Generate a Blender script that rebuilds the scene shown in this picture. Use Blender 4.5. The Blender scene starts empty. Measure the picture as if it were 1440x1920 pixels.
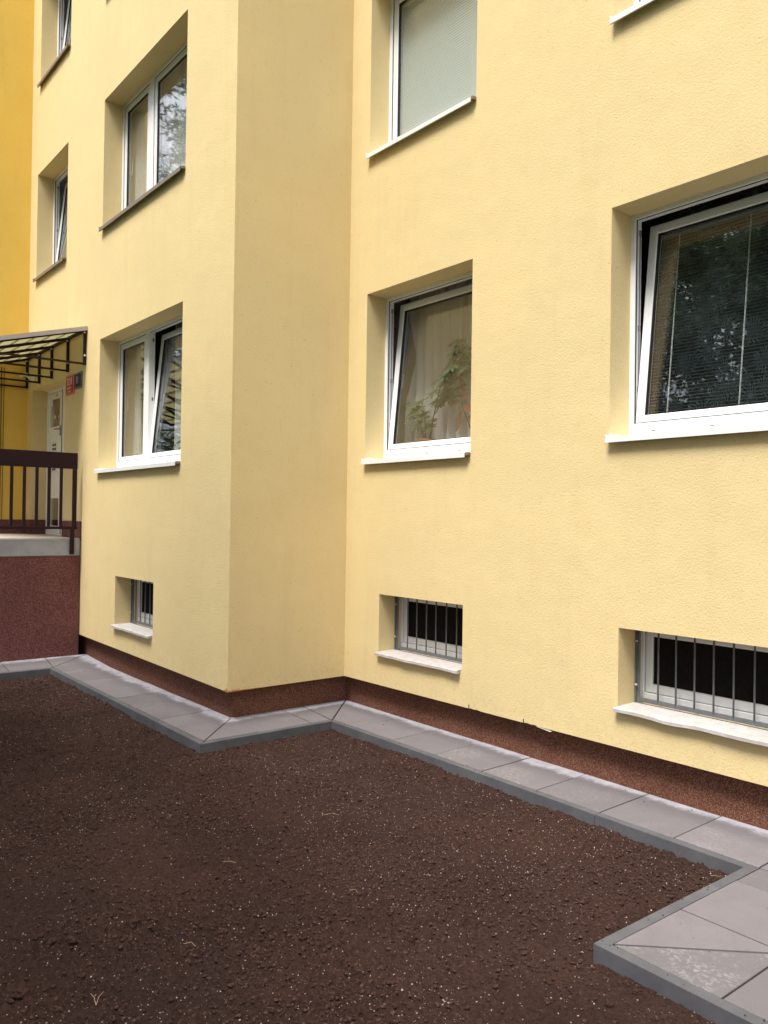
import bpy, math, random
import numpy as np
from mathutils import Vector, Matrix
random.seed(7); rng = np.random.default_rng(11)
S = bpy.context.scene
COL = S.collection

# ------------------------------------------------------------------ camera
cam_d = bpy.data.cameras.new('camera'); cam = bpy.data.objects.new('camera', cam_d); COL.objects.link(cam)
R_ = Vector((0.62424879, 0.7810967, 0.0141914)); U_ = Vector((-0.00264127, -0.01605526, 0.99986762)); F_ = Vector((-0.78122114, 0.62420364, 0.00795939))
m = Matrix((R_, U_, -F_)).transposed().to_4x4(); m.translation = Vector((6.3227895, -4.593345, 1.76284663))
cam.matrix_world = m
cam_d.sensor_fit = 'VERTICAL'; cam_d.sensor_height = 36; cam_d.lens = 36 * 1529.298 / 1920
cam_d.clip_end = 600; cam_d.clip_start = 0.05
S.camera = cam
# ------------------------------------------------------------------ light
SUN_EL, SUN_AZ = math.radians(63), math.radians(12)     # azimuth from -y towards -x
world = bpy.data.worlds.new('World'); S.world = world; world.use_nodes = True
nt = world.node_tree; nt.nodes.clear()
def wn(t, **k):
    n = nt.nodes.new(t)
    for a, b in k.items(): setattr(n, a, b)
    return n
sky = wn('ShaderNodeTexSky', sky_type='NISHITA', sun_disc=False, sun_elevation=SUN_EL, sun_rotation=math.pi - SUN_AZ, air_density=1.0, dust_density=3.0, ozone_density=1.0)
bg = wn('ShaderNodeBackground'); bg.inputs['Strength'].default_value = 0.078
wo = wn('ShaderNodeOutputWorld')
tc = wn('ShaderNodeTexCoord'); cn = wn('ShaderNodeTexNoise'); cn.inputs['Scale'].default_value = 3.2; cn.inputs['Detail'].default_value = 7
cr = wn('ShaderNodeMapRange'); cr.inputs[1].default_value = .40; cr.inputs[2].default_value = .56; cr.inputs[3].default_value = .45; cr.inputs[4].default_value = .96
mx = wn('ShaderNodeMix', data_type='RGBA')
nt.links.new(tc.outputs['Generated'], cn.inputs['Vector']); nt.links.new(cn.outputs[0], cr.inputs[0]); nt.links.new(cr.outputs[0], mx.inputs[0])
nt.links.new(sky.outputs[0], mx.inputs[6]); 
# overcast-like brightening of the thin cloud towards the zenith
sz = wn('ShaderNodeSeparateXYZ'); nt.links.new(tc.outputs['Generated'], sz.inputs[0])
gz = wn('ShaderNodeMapRange'); nt.links.new(sz.outputs[2], gz.inputs[0]); gz.inputs[1].default_value = 0; gz.inputs[2].default_value = 1; gz.inputs[3].default_value = 4.0; gz.inputs[4].default_value = 22.0
cc_ = wn('ShaderNodeVectorMath', operation='SCALE'); cc_.inputs[0].default_value = (.985, .985, 1.03); nt.links.new(gz.outputs[0], cc_.inputs['Scale']); nt.links.new(cc_.outputs[0], mx.inputs[7])
nt.links.new(mx.outputs[2], bg.inputs[0]); nt.links.new(bg.outputs[0], wo.inputs[0])
sd = bpy.data.lights.new('sun', 'SUN'); sun = bpy.data.objects.new('sun', sd); COL.objects.link(sun)
sd.energy = 2.9; sd.angle = math.radians(20); sd.color = (1, .96, .9)
dirv = Vector((math.sin(SUN_AZ) * math.cos(SUN_EL), -math.cos(SUN_AZ) * math.cos(SUN_EL), math.sin(SUN_EL)))
sun.rotation_euler = dirv.to_track_quat('Z', 'Y').to_euler()
vs = S.view_settings; vs.view_transform = 'Standard'; vs.look = 'None'; vs.gamma = 1; vs.exposure = 1.10; vs.use_curve_mapping = False
try:
    S.cycles.max_bounces = 10; S.cycles.transparent_max_bounces = 24
except Exception: pass

# ------------------------------------------------------------------ materials
def mat(name, rough=.8, spec=.3, metal=0.0):
    mt = bpy.data.materials.new(name); mt.use_nodes = True; n = mt.node_tree
    b = n.nodes['Principled BSDF']; b.inputs['Roughness'].default_value = rough
    b.inputs['Specular IOR Level'].default_value = spec; b.inputs['Metallic'].default_value = metal
    return mt, n, b
def N(n, t, ins=None, **k):
    x = n.nodes.new(t)
    for a, v in k.items(): setattr(x, a, v)
    for a, v in (ins or {}).items():
        if isinstance(v, bpy.types.NodeSocket): n.links.new(v, x.inputs[a])
        else: x.inputs[a].default_value = v
    return x
def co(n, sc=(1, 1, 1)):
    t = N(n, 'ShaderNodeTexCoord'); mp = N(n, 'ShaderNodeMapping', {0: t.outputs['Object'], 'Scale': sc}); return mp.outputs[0]
def noise(n, v, s, d=4, r=.55, dist=0): return N(n, 'ShaderNodeTexNoise', {'Vector': v, 'Scale': s, 'Detail': d, 'Roughness': r, 'Distortion': dist}).outputs[0]
def mrange(n, v, a, b, c=0., d=1.): return N(n, 'ShaderNodeMapRange', {0: v, 1: a, 2: b, 3: c, 4: d}).outputs[0]
def math_(n, op, a, b=0.): return N(n, 'ShaderNodeMath', {0: a, 1: b}, operation=op).outputs[0]
def mixc(n, f, a, b, bt='MIX'):
    x = N(n, 'ShaderNodeMix', {0: f}, data_type='RGBA', blend_type=bt)
    for i, v in ((6, a), (7, b)):
        if isinstance(v, bpy.types.NodeSocket): n.links.new(v, x.inputs[i])
        else: x.inputs[i].default_value = (*v, 1)
    return x.outputs[2]
def bump(n, b, h, st, dist, prev=None):
    x = N(n, 'ShaderNodeBump', {'Height': h, 'Strength': st, 'Distance': dist})
    if prev is not None: n.links.new(prev, x.inputs['Normal'])
    n.links.new(x.outputs[0], b.inputs['Normal']); return x.outputs[0]

def stucco(name, c, dirt=(.33, .235, .12)):
    mt, n, b = mat(name, .92, .15); v = co(n)
    vs_ = co(n, (1, 1, .12))
    big = noise(n, v, .9, 5, .6); mid = noise(n, v, 6, 5, .65); fine = noise(n, v, 150, 3, .6)
    col = mixc(n, mrange(n, big, .35, .7), c, tuple(x * y for x, y in zip(c, (.93, .94, .96))))
    col = mixc(n, mrange(n, mid, .42, .72, 0, .45), col, tuple(x * y for x, y in zip(c, (.95, .91, .86))))
    streak = noise(n, vs_, 5, 4, .6)
    col = mixc(n, mrange(n, streak, .55, .80, 0, .11), col, dirt)
    col = mixc(n, mrange(n, fine, .35, .75, 0, .38), col, tuple(x * .78 for x in c))
    zz = N(n, 'ShaderNodeSeparateXYZ', {0: v}).outputs[2]
    low = math_(n, 'MULTIPLY', mrange(n, math_(n, 'ADD', zz, math_(n, 'MULTIPLY', noise(n, v, 3, 5, .7), .5)), .40, .85, 1, 0), mrange(n, noise(n, v, 26, 4, .75), .45, .68, .05, .34))
    col = mixc(n, low, col, (.36, .27, .15))
    # pits scratched into the render
    w = N(n, 'ShaderNodeMapping', {0: v, 'Rotation': (0, .5, 0), 'Scale': (1.25, 1.25, 1.7)}).outputs[0]
    pit = noise(n, w, 48, 2, .5, 1.2)
    col = mixc(n, mrange(n, pit, .665, .74, 0, .5), col, dirt)
    n.links.new(col, b.inputs['Base Color'])
    p1 = bump(n, b, fine, .35, .004)
    g = noise(n, v, 70, 4, .7); p2 = bump(n, b, g, .42, .007, p1)
    p3 = bump(n, b, math_(n, 'SUBTRACT', 1., mrange(n, pit, .6, .76)), .35, .002, p2)
    bump(n, b, noise(n, v, 2.2, 2), .35, .02, p3)
    return mt
WALL = stucco('pale yellow stucco', (.735, .583, .302))
ORANGE = stucco('orange stucco', (.80, .54, .115), (.25, .13, .04))

def mosaic(name, cols):
    mt, n, b = mat(name, .85, .12); v = co(n)
    vo = N(n, 'ShaderNodeTexVoronoi', {'Vector': v, 'Scale': 360.}); vo2 = N(n, 'ShaderNodeTexVoronoi', {'Vector': v, 'Scale': 150.})
    r = N(n, 'ShaderNodeSeparateColor', {0: vo.outputs['Color']}).outputs[0]
    r2 = N(n, 'ShaderNodeSeparateColor', {0: vo2.outputs['Color']}).outputs[1]
    f = math_(n, 'ADD', math_(n, 'MULTIPLY', r, .55), math_(n, 'MULTIPLY', r2, .45))
    cp = N(n, 'ShaderNodeValToRGB', {0: f}); e = cp.color_ramp.elements
    e[0].position = .12; e[0].color = (*cols[0], 1); e[1].position = .9; e[1].color = (*cols[2], 1)
    k = e.new(.5); k.color = (*cols[1], 1)
    big = noise(n, v, 1.7, 4)
    col = mixc(n, mrange(n, big, .4, .7, 0, .35), cp.outputs[0], cols[0])
    n.links.new(col, b.inputs['Base Color']); bump(n, b, vo.outputs['Distance'], .5, .002)
    return mt
PLINTH = mosaic('brown mosaic plaster', [(.058, .020, .013), (.130, .050, .032), (.28, .155, .105)])
PLINTH2 = mosaic('red brown mosaic plaster', [(.058, .019, .017), (.130, .045, .041), (.30, .16, .145)])

def plain(name, c, rough=.5, spec=.4, metal=0., var=.12, sc=12, bs=.0, bsc=120):
    mt, n, b = mat(name, rough, spec, metal); v = co(n)
    f = noise(n, v, sc, 5, .65)
    n.links.new(mixc(n, mrange(n, f, .3, .75), c, tuple(x * (1 - var) for x in c)), b.inputs['Base Color'])
    if bs: bump(n, b, noise(n, v, bsc, 3), bs, .002)
    return mt
UPVC = plain('white plastic', (.80, .80, .80), .35, .5, var=.05)
SILLW = plain('white painted sheet', (.78, .78, .77), .4, .5, var=.08)
GASKET = plain('black rubber', (.012, .012, .014), .5)
STEEL = plain('zinc grey steel', (.17, .185, .20), .45, .5, .3, .3, 25)
HARD = plain('dull hardware metal', (.22, .22, .24), .4, .5, .6)
BROWN = plain('brown enamel steel', (.020, .0055, .007), .55, .18, 0., .25, 9)
CANOPYB = plain('dark brown canopy steel', (.028, .011, .005), .55, .2, 0., .3, 9)
ALU = plain('grey aluminium flashing', (.42, .38, .38), .45, .5, .35)
BOLT = plain('pale bolt cover', (.62, .58, .62), .4)
WHITEP = plain('white enamel', (.75, .75, .76), .35)
RED = plain('red enamel', (.46, .010, .018), .4, .3)
BLUE = plain('dark blue enamel', (.010, .014, .055), .5, .2)
SIGNW = plain('white lettering enamel', (.80, .78, .76), .25, .6)
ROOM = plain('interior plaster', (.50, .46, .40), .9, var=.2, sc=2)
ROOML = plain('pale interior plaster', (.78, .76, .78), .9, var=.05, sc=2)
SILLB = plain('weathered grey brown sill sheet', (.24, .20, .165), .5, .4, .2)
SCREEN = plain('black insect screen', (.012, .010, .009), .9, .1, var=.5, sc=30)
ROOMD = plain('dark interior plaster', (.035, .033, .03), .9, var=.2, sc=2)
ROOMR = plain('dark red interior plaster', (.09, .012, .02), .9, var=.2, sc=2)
ENDCAP = plain('weathered brown end cap', (.30, .19, .11), .7, var=.4, sc=60)
CHIP = plain('exposed ochre render', (.52, .31, .13), .95, var=.55, sc=70, bs=.8)
YELLOWSTK = plain('yellow sticker', (.62, .58, .10), .4)
FOAM = None

def concrete_mat(name, c, c2, rough=.85, sc=8):
    mt, n, b = mat(name, rough, .25); v = co(n)
    f = noise(n, v, sc, 7, .7); g = noise(n, v, 260, 2)
    col = mixc(n, mrange(n, f, .35, .68), c, c2)
    col = mixc(n, mrange(n, g, .55, .75, 0, .5), col, tuple(x * .6 for x in c))
    st = noise(n, v, 2.1, 5, .6); col = mixc(n, mrange(n, st, .52, .7, 0, .25), col, tuple(x * .55 for x in c2))
    n.links.new(col, b.inputs['Base Color']); bump(n, b, g, .35, .0015); return mt
CONC = concrete_mat('painted grey concrete', (.33, .33, .34), (.27, .27, .285))
STEP = concrete_mat('worn pale concrete', (.46, .41, .35), (.36, .30, .25), sc=14)
MEMB = concrete_mat('crumpled white coating', (.50, .475, .46), (.38, .34, .315), .6, 16)
KERB = concrete_mat('damp grey kerb concrete', (.078, .078, .086), (.112, .110, .116), .8, 5)

def slab_mat():
    mt, n, b = mat('grey concrete slab', .8, .3); v = co(n)
    uv = N(n, 'ShaderNodeUVMap').outputs[0]; sx = N(n, 'ShaderNodeSeparateXYZ', {0: uv}); D = sx.outputs[1]
    at = N(n, 'ShaderNodeVertexColor', layer_name='rnd'); rc = N(n, 'ShaderNodeSeparateColor', {0: at.outputs[0]})
    r1, r2, r3 = rc.outputs[0], rc.outputs[1], rc.outputs[2]
    f = noise(n, v, 4, 6, .7); g = noise(n, v, 330, 2, .6)
    base = mixc(n, mrange(n, f, .3, .7), (.172, .157, .164), (.142, .129, .134))
    base = mixc(n, mrange(n, r1, .1, 1, 0, .85), base, (.118, .108, .112))
    # pale salt band along the wall with a ragged edge
    edge = math_(n, 'ADD', D, math_(n, 'MULTIPLY', math_(n, 'SUBTRACT', noise(n, v, 14, 6, .75), .5), .16))
    edge = math_(n, 'ADD', edge, math_(n, 'MULTIPLY', math_(n, 'SUBTRACT', noise(n, v, 2.2, 2), .5), .16))
    edge = math_(n, 'ADD', edge, mrange(n, r3, 0, 1, -.03, .045)); band = mrange(n, edge, .075, .125, 1, 0)
    damp = math_(n, 'MULTIPLY', mrange(n, edge, .10, .16), mrange(n, edge, .16, .30, 1, 0))
    base = mixc(n, math_(n, 'MULTIPLY', damp, .55), base, (.098, .090, .096))
    band = math_(n, 'MULTIPLY', band, mrange(n, noise(n, v, 9, 5, .7), .3, .65, .35, .82))
    base = mixc(n, band, base, (.37, .355, .39))
    blot = noise(n, v, 42, 5, .8, .8)
    amt = math_(n, 'MULTIPLY', mrange(n, blot, .50, .66), mrange(n, r2, .35, .9, 0, .75))
    amt = math_(n, 'MULTIPLY', amt, mrange(n, edge, .16, .3))
    amt = math_(n, 'MULTIPLY', amt, mrange(n, noise(n, v, 3.5, 2), .4, .6))
    base = mixc(n, amt, base, (.33, .31, .32))
    base = mixc(n, mrange(n, g, .5, .75, 0, .35), base, (.16, .15, .16))
    spk = noise(n, v, 60, 1, .5); base = mixc(n, mrange(n, spk, .76, .79, 0, .7), base, (.05, .045, .045))
    n.links.new(base, b.inputs['Base Color']); n.links.new(mrange(n, damp, 0, 1, .85, .62), b.inputs['Roughness'])
    bump(n, b, g, .25, .001); return mt
SLAB = slab_mat()
JOINT = plain('dark joint sand', (.018, .015, .014), .95)

def soil_mat(name, a, bcol, bs=.9):
    mt, n, b = mat(name, 1.0, .12); v = co(n)
    f = noise(n, v, 1.1, 5, .6); g = noise(n, v, 60, 6, .75); h = noise(n, v, 260, 3, .7)
    col = mixc(n, mrange(n, f, .38, .62), a, bcol)
    col = mixc(n, mrange(n, g, .42, .66, 0, .9), col, tuple(x * .36 for x in a))
    col = mixc(n, mrange(n, h, .60, .74, 0, .6), col, (.17, .10, .075))
    vo = N(n, 'ShaderNodeTexVoronoi', {'Vector': v, 'Scale': 85.}); rr = N(n, 'ShaderNodeSeparateColor', {0: vo.outputs['Color']}).outputs[0]
    fl = math_(n, 'MULTIPLY', mrange(n, rr, .962, .97), mrange(n, vo.outputs['Distance'], .30, .22))
    col = mixc(n, math_(n, 'MULTIPLY', fl, .75), col, (.52, .40, .36))
    n.links.new(col, b.inputs['Base Color'])
    p = bump(n, b, g, bs, .012); bump(n, b, h, bs, .004, p); return mt
SOIL = soil_mat('dark brown topsoil', (.060, .031, .0235), (.043, .0235, .019))
CLOD = soil_mat('brown soil clod', (.070, .036, .026), (.045, .025, .019), .7)
CHIPS = plain('pale wood and shell chips', (.44, .34, .29), .7, var=.75, sc=240)
STRAW = plain('dry straw', (.50, .34, .20), .8, var=.3, sc=40)

def crumb_mat():
    mt, n, b = mat('assorted soil crumbs', 1.0, .1); v = co(n)
    f = noise(n, v, 70, 2, .5); cp = N(n, 'ShaderNodeValToRGB', {0: mrange(n, f, .28, .72)}); e = cp.color_ramp.elements
    e[0].color = (.028, .0145, .012, 1); e[1].color = (.098, .055, .041, 1); k = e.new(.55); k.color = (.048, .0255, .020, 1)
    n.links.new(cp.outputs[0], b.inputs['Base Color']); bump(n, b, noise(n, v, 300, 2), .5, .002); return mt
CRUMB = crumb_mat()
def grass_mat():
    mt, n, b = mat('mown grass', 1, .1); v = co(n)
    f = noise(n, v, .8, 5); g = noise(n, v, 40, 5, .8)
    col = mixc(n, mrange(n, f, .3, .7), (.045, .085, .02), (.07, .10, .03)); col = mixc(n, mrange(n, g, .4, .7, 0, .7), col, (.02, .04, .01))
    n.links.new(col, b.inputs['Base Color']); bump(n, b, g, 1, .05); return mt
GRASS = grass_mat()

def glass_mat(name='window glass', tint=(.965, .98, .975), ior=1.55):
    mt = bpy.data.materials.new(name); mt.use_nodes = True; n = mt.node_tree; n.nodes.clear()
    o = N(n, 'ShaderNodeOutputMaterial'); t = N(n, 'ShaderNodeBsdfTransparent', {0: (*tint, 1)}); g = N(n, 'ShaderNodeBsdfGlossy', {0: (1, 1, 1, 1), 'Roughness': .0})
    v = co(n); bm = N(n, 'ShaderNodeBump', {'Height': noise(n, v, 1.6, 2), 'Strength': .06, 'Distance': .01}); n.links.new(bm.outputs[0], g.inputs['Normal'])
    lw = N(n, 'ShaderNodeLayerWeight', {'Blend': .5}); fr = mrange(n, math_(n, 'POWER', lw.outputs['Facing'], 3.5), 0, 1, .08, 1.); mxs = N(n, 'ShaderNodeMixShader', {0: fr, 1: t.outputs[0], 2: g.outputs[0]})
    n.links.new(mxs.outputs[0], o.inputs[0]); return mt
GLASS = glass_mat()
def poly_mat():
    mt = bpy.data.materials.new('translucent roof sheet'); mt.use_nodes = True; n = mt.node_tree; n.nodes.clear()
    o = N(n, 'ShaderNodeOutputMaterial'); t = N(n, 'ShaderNodeBsdfTranslucent', {0: (.52, .50, .36, 1)}); d = N(n, 'ShaderNodeBsdfDiffuse', {0: (.42, .40, .30, 1)})
    m1 = N(n, 'ShaderNodeMixShader', {0: .25, 1: t.outputs[0], 2: d.outputs[0]}); n.links.new(m1.outputs[0], o.inputs[0]); return mt
POLY = poly_mat()
def lace_mat(name, c, kind):
    mt = bpy.data.materials.new(name); mt.use_nodes = True; n = mt.node_tree; n.nodes.clear(); v = co(n)
    o = N(n, 'ShaderNodeOutputMaterial'); d = N(n, 'ShaderNodeBsdfDiffuse', {0: (*c, 1)}); t = N(n, 'ShaderNodeBsdfTranslucent', {0: (*c, 1)}); tr = N(n, 'ShaderNodeBsdfTransparent')
    m1 = N(n, 'ShaderNodeMixShader', {0: .2, 1: d.outputs[0], 2: t.outputs[0]})
    sp = N(n, 'ShaderNodeSeparateXYZ', {0: v})
    if kind == 'feather':
        w = N(n, 'ShaderNodeTexWave', {'Vector': N(n, 'ShaderNodeMapping', {0: v, 'Rotation': (0, .9, 0)}).outputs[0], 'Scale': 22., 'Distortion': 5., 'Detail': 2., 'Detail Scale': 1.2})
        f = mrange(n, w.outputs[1], .35, .75, .80, .97)
    elif kind == 'stars':
        m2 = N(n, 'ShaderNodeMapping', {0: v, 'Scale': (1, 0, 1)}).outputs[0]
        vo = N(n, 'ShaderNodeTexVoronoi', {'Vector': m2, 'Scale': 5.6, 'Randomness': 1.})
        sc_ = N(n, 'ShaderNodeVectorMath', {0: m2, 'Scale': 5.6}, operation='SCALE').outputs[0]
        df = N(n, 'ShaderNodeVectorMath', {0: m2, 1: vo.outputs['Position']}, operation='SUBTRACT').outputs[0]
        ds = N(n, 'ShaderNodeSeparateXYZ', {0: df})
        ang = math_(n, 'ARCTAN2', ds.outputs[2], ds.outputs[0])
        ang = math_(n, 'ADD', ang, math_(n, 'MULTIPLY', noise(n, v, 16, 3), 1.3))
        rays = math_(n, 'SINE', math_(n, 'MULTIPLY', ang, 20.))
        dd = vo.outputs['Distance']
        rays = math_(n, 'MULTIPLY', mrange(n, rays, .1, .5), mrange(n, dd, .75, .45))
        core = mrange(n, dd, .16, .12)
        core = math_(n, 'MULTIPLY', core, mrange(n, dd, .05, .07))
        f = mrange(n, math_(n, 'MAXIMUM', rays, core), 0, 1, .15, .68)
    else:
        f = mrange(n, noise(n, v, 60, 2), .3, .7, .75, .95)
    m3 = N(n, 'ShaderNodeMixShader', {0: f, 1: tr.outputs[0], 2: m1.outputs[0]}); n.links.new(m3.outputs[0], o.inputs[0]); return mt
LACE = lace_mat('white lace', (.90, .84, .82), 'feather')
STARS = lace_mat('dark patterned net', (.42, .48, .52), 'stars')
SHEER = lace_mat('cream voile', (.86, .84, .80), 'plain')
SLATG = plain('grey green blind slat', (.21, .255, .29), .5)
SLATP = plain('pale sage blind slat', (.80, .87, .85), .5, var=.04)
CORD = plain('white cord', (.75, .75, .72), .7)
def leaf_mat(name, a, b_, tl=.35):
    mt = bpy.data.materials.new(name); mt.use_nodes = True; n = mt.node_tree; n.nodes.clear(); v = co(n)
    o = N(n, 'ShaderNodeOutputMaterial'); f = noise(n, v, 7, 3)
    c = mixc(n, mrange(n, f, .35, .65), a, b_)
    d = N(n, 'ShaderNodeBsdfPrincipled', {'Base Color': c, 'Roughness': .45}); t = N(n, 'ShaderNodeBsdfTranslucent', {0: c})
    m1 = N(n, 'ShaderNodeMixShader', {0: tl, 1: d.outputs[0], 2: t.outputs[0]}); n.links.new(m1.outputs[0], o.inputs[0]); return mt
LEAF = leaf_mat('tree leaf', (.05, .10, .025), (.085, .14, .035))
NEEDLE = leaf_mat('dark needle', (.025, .055, .025), (.045, .08, .035), .2)
HPLEAF = leaf_mat('houseplant leaf', (.085, .125, .055), (.13, .17, .08))
REDLEAF = leaf_mat('rust red leaf', (.22, .09, .06), (.19, .10, .06))
BARK = plain('tree bark', (.09, .065, .045), .95, var=.5, sc=8, bs=.8, bsc=30)
TERRA = plain('terracotta', (.36, .14, .07), .8)
WOODB = plain('dark interior board', (.14, .09, .06), .6)

# ------------------------------------------------------------------ mesh helpers
class MB:
    def __init__(s): s.v = []; s.f = []; s.mi = []; s.T = None
    def add(s, vs, fs, mi=0):
        o = len(s.v)
        if s.T is not None: vs = [tuple(s.T @ Vector(p)) for p in vs]
        s.v += [tuple(p) for p in vs]; s.f += [tuple(i + o for i in f) for f in fs]; s.mi += [mi] * len(fs)
        return s
    def quad(s, a, b, c, d, mi=0): return s.add([a, b, c, d], [(0, 1, 2, 3)], mi)
    def box(s, x0, x1, y0, y1, z0, z1, mi=0, bv=0.0):
        if bv:
            import itertools
            b = min(bv, (x1 - x0) / 3, (y1 - y0) / 3, (z1 - z0) / 3)
            X, Y, Z = (x0, x1), (y0, y1), (z0, z1)
            vs = []; idx = {}
            for i in (0, 1):
                for j in (0, 1):
                    for k in (0, 1):
                        sx, sy, sz = (1 - 2 * i) * b, (1 - 2 * j) * b, (1 - 2 * k) * b
                        for ax in range(3):
                            p = [X[i] + sx, Y[j] + sy, Z[k] + sz]; p[ax] = (X[i], Y[j], Z[k])[ax]
                            idx[(i, j, k, ax)] = len(vs); vs.append(tuple(p))
            fs = []
            for ax in range(3):
                o1, o2 = [a for a in range(3) if a != ax]
                for s_ in (0, 1):
                    q = []
                    for a, c in ((0, 0), (1, 0), (1, 1), (0, 1)):
                        t = [0, 0, 0]; t[ax] = s_; t[o1] = a; t[o2] = c; q.append(idx[(*t, ax)])
                    fs.append(q)
                for a in (0, 1):
                    for c in (0, 1):
                        t0 = [0, 0, 0]; t1 = [0, 0, 0]; t0[o1] = a; t0[o2] = c; t1[o1] = a; t1[o2] = c; t1[ax] = 1
                        fs.append([idx[(*t0, o1)], idx[(*t1, o1)], idx[(*t1, o2)], idx[(*t0, o2)]])
            for i in (0, 1):
                for j in (0, 1):
                    for k in (0, 1): fs.append([idx[(i, j, k, 0)], idx[(i, j, k, 1)], idx[(i, j, k, 2)]])
            return s.add(vs, fs, mi)
        vs = [(x, y, z) for x in (x0, x1) for y in (y0, y1) for z in (z0, z1)]
        return s.add(vs, [(0, 1, 3, 2), (4, 6, 7, 5), (0, 4, 5, 1), (2, 3, 7, 6), (0, 2, 6, 4), (1, 5, 7, 3)], mi)
    def bar(s, a, b, w, h=None, mi=0, up=(0, 0, 1)):
        a, b = Vector(a), Vector(b); h = h or w; d = (b - a).normalized(); u = Vector(up)
        sd_ = d.cross(u)
        if sd_.length < 1e-4: sd_ = d.cross(Vector((0, 1, 0)))
        sd_.normalize(); u = sd_.cross(d); vs = []
        for p in (a, b):
            for i, j in ((-1, -1), (1, -1), (1, 1), (-1, 1)): vs.append(p + sd_ * i * w / 2 + u * j * h / 2)
        return s.add(vs, [(0, 3, 2, 1), (4, 5, 6, 7), (0, 1, 5, 4), (1, 2, 6, 5), (2, 3, 7, 6), (3, 0, 4, 7)], mi)
    def tube(s, pts, rad, n=8, mi=0):
        pts = [Vector(p) for p in pts]; rad = rad if hasattr(rad, '__len__') else [rad] * len(pts); vs = []; fs = []
        for i, p in enumerate(pts):
            d = (pts[min(i + 1, len(pts) - 1)] - pts[max(i - 1, 0)]).normalized()
            a = d.cross(Vector((0.13, .9, .3))).normalized(); c = d.cross(a)
            for k in range(n):
                t = 2 * math.pi * k / n; vs.append(p + (a * math.cos(t) + c * math.sin(t)) * rad[i])
        for i in range(len(pts) - 1):
            for k in range(n): fs.append((i * n + k, i * n + (k + 1) % n, (i + 1) * n + (k + 1) % n, (i + 1) * n + k))
        fs.append(tuple(range(n))[::-1]); fs.append(tuple((len(pts) - 1) * n + k for k in range(n)))
        return s.add(vs, fs, mi)
    def build(s, name, mats, parent=None, smooth=False, fix=True):
        me = bpy.data.meshes.new(name); me.from_pydata(s.v, [], s.f)
        for m_ in (mats if isinstance(mats, (list, tuple)) else [mats]): me.materials.append(m_)
        if len(me.materials) > 1: me.polygons.foreach_set('material_index', s.mi)
        if fix:
            import bmesh
            bm = bmesh.new(); bm.from_mesh(me); bmesh.ops.recalc_face_normals(bm, faces=bm.faces); bm.to_mesh(me); bm.free()
        if smooth: me.polygons.foreach_set('use_smooth', [True] * len(me.polygons))
        o = bpy.data.objects.new(name, me); COL.objects.link(o)
        if parent is not None: o.parent = parent
        return o
def tag(o, label=None, cat=None, group=None, kind=None):
    for k, v in (('label', label), ('category', cat), ('group', group), ('kind', kind)):
        if v: o[k] = v
    return o
def empty(name, label, cat, group=None):
    o = bpy.data.objects.new(name, None); o.empty_display_size = .2; COL.objects.link(o); return tag(o, label, cat, group)

# ------------------------------------------------------------------ main dimensions (metres)
D = -1.238; P = .092; XL = -6.285; XC = -3.83; DEP = .30; TOP = 11.5
W = dict(  # x0,x1,z0,z1 per opening
    m=(.279, 1.665, 2.288, 3.851), u=(.285, 1.679, 5.13, 6.72), r=(2.985, 5.25, 2.318, 3.875), v=(2.985, 5.25, 5.13, 6.72),
    n=(.522, 1.605, .552, 1.077), q=(3.078, 4.75, .540, 1.062))
WA = dict(a=(-3.285, -1.023, 2.272, 3.828), b=(-3.262, -1.014, 5.112, 6.65), h=(-3.262, -1.014, 7.885, 9.45), c=(-2.672, -1.613, .535, 1.079),
          e=(-5.95, -4.59, 5.10, 6.625), g=(-5.90, -4.56, 7.88, 9.4), dr=(-6.034, -4.563, 1.452, 3.537))

# ------------------------------------------------------------------ apartment building
BLD = empty('apartment_building', 'pale yellow stuccoed apartment block with white windows and a brown plinth', 'building')
def zoB(x): return .254 + .0062 * x
def zoA(x): return .249 - .0097 * x
wall = MB()
def facade(y, xa, xb, zo, ops, depth=DEP):
    xs = sorted({xa, xb, *[o[i] for o in ops for i in (0, 1)]}); zs = sorted({2.0, TOP, *[o[i] for o in ops for i in (2, 3)]} | {zo(0)})
    z0_ = zo(0)
    for i in range(len(xs) - 1):
        for k in range(len(zs) - 1):
            cx_, cz_ = (xs[i] + xs[i + 1]) / 2, (zs[k] + zs[k + 1]) / 2
            if any(o[0] < cx_ < o[1] and o[2] < cz_ < o[3] for o in ops): continue
            za = [zo(x) if zs[k] == z0_ else zs[k] for x in (xs[i], xs[i + 1])]
            if zs[k] == z0_ and xs[i + 1] <= -4.5 and y < -1: pass
            wall.quad((xs[i], y, za[0]), (xs[i + 1], y, za[1]), (xs[i + 1], y, zs[k + 1]), (xs[i], y, zs[k + 1]))
    for x0, x1, z0, z1 in ops:
        yb = y + depth
        wall.quad((x0, y, z0), (x0, yb, z0), (x0, yb, z1), (x0, y, z1)); wall.quad((x1, y, z0), (x1, y, z1), (x1, yb, z1), (x1, yb, z0))
        wall.quad((x0, y, z1), (x0, yb, z1), (x1, yb, z1), (x1, y, z1)); wall.quad((x0, y, z0), (x1, y, z0), (x1, yb, z0), (x0, yb, z0))
facade(0, 0, 9, zoB, list(W.values()))
facade(D, XL, 0, zoA, list(WA.values()))
wall.quad((0, D, zoA(0)), (0, 0, zoB(0)), (0, 0, TOP), (0, D, TOP))
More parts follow.
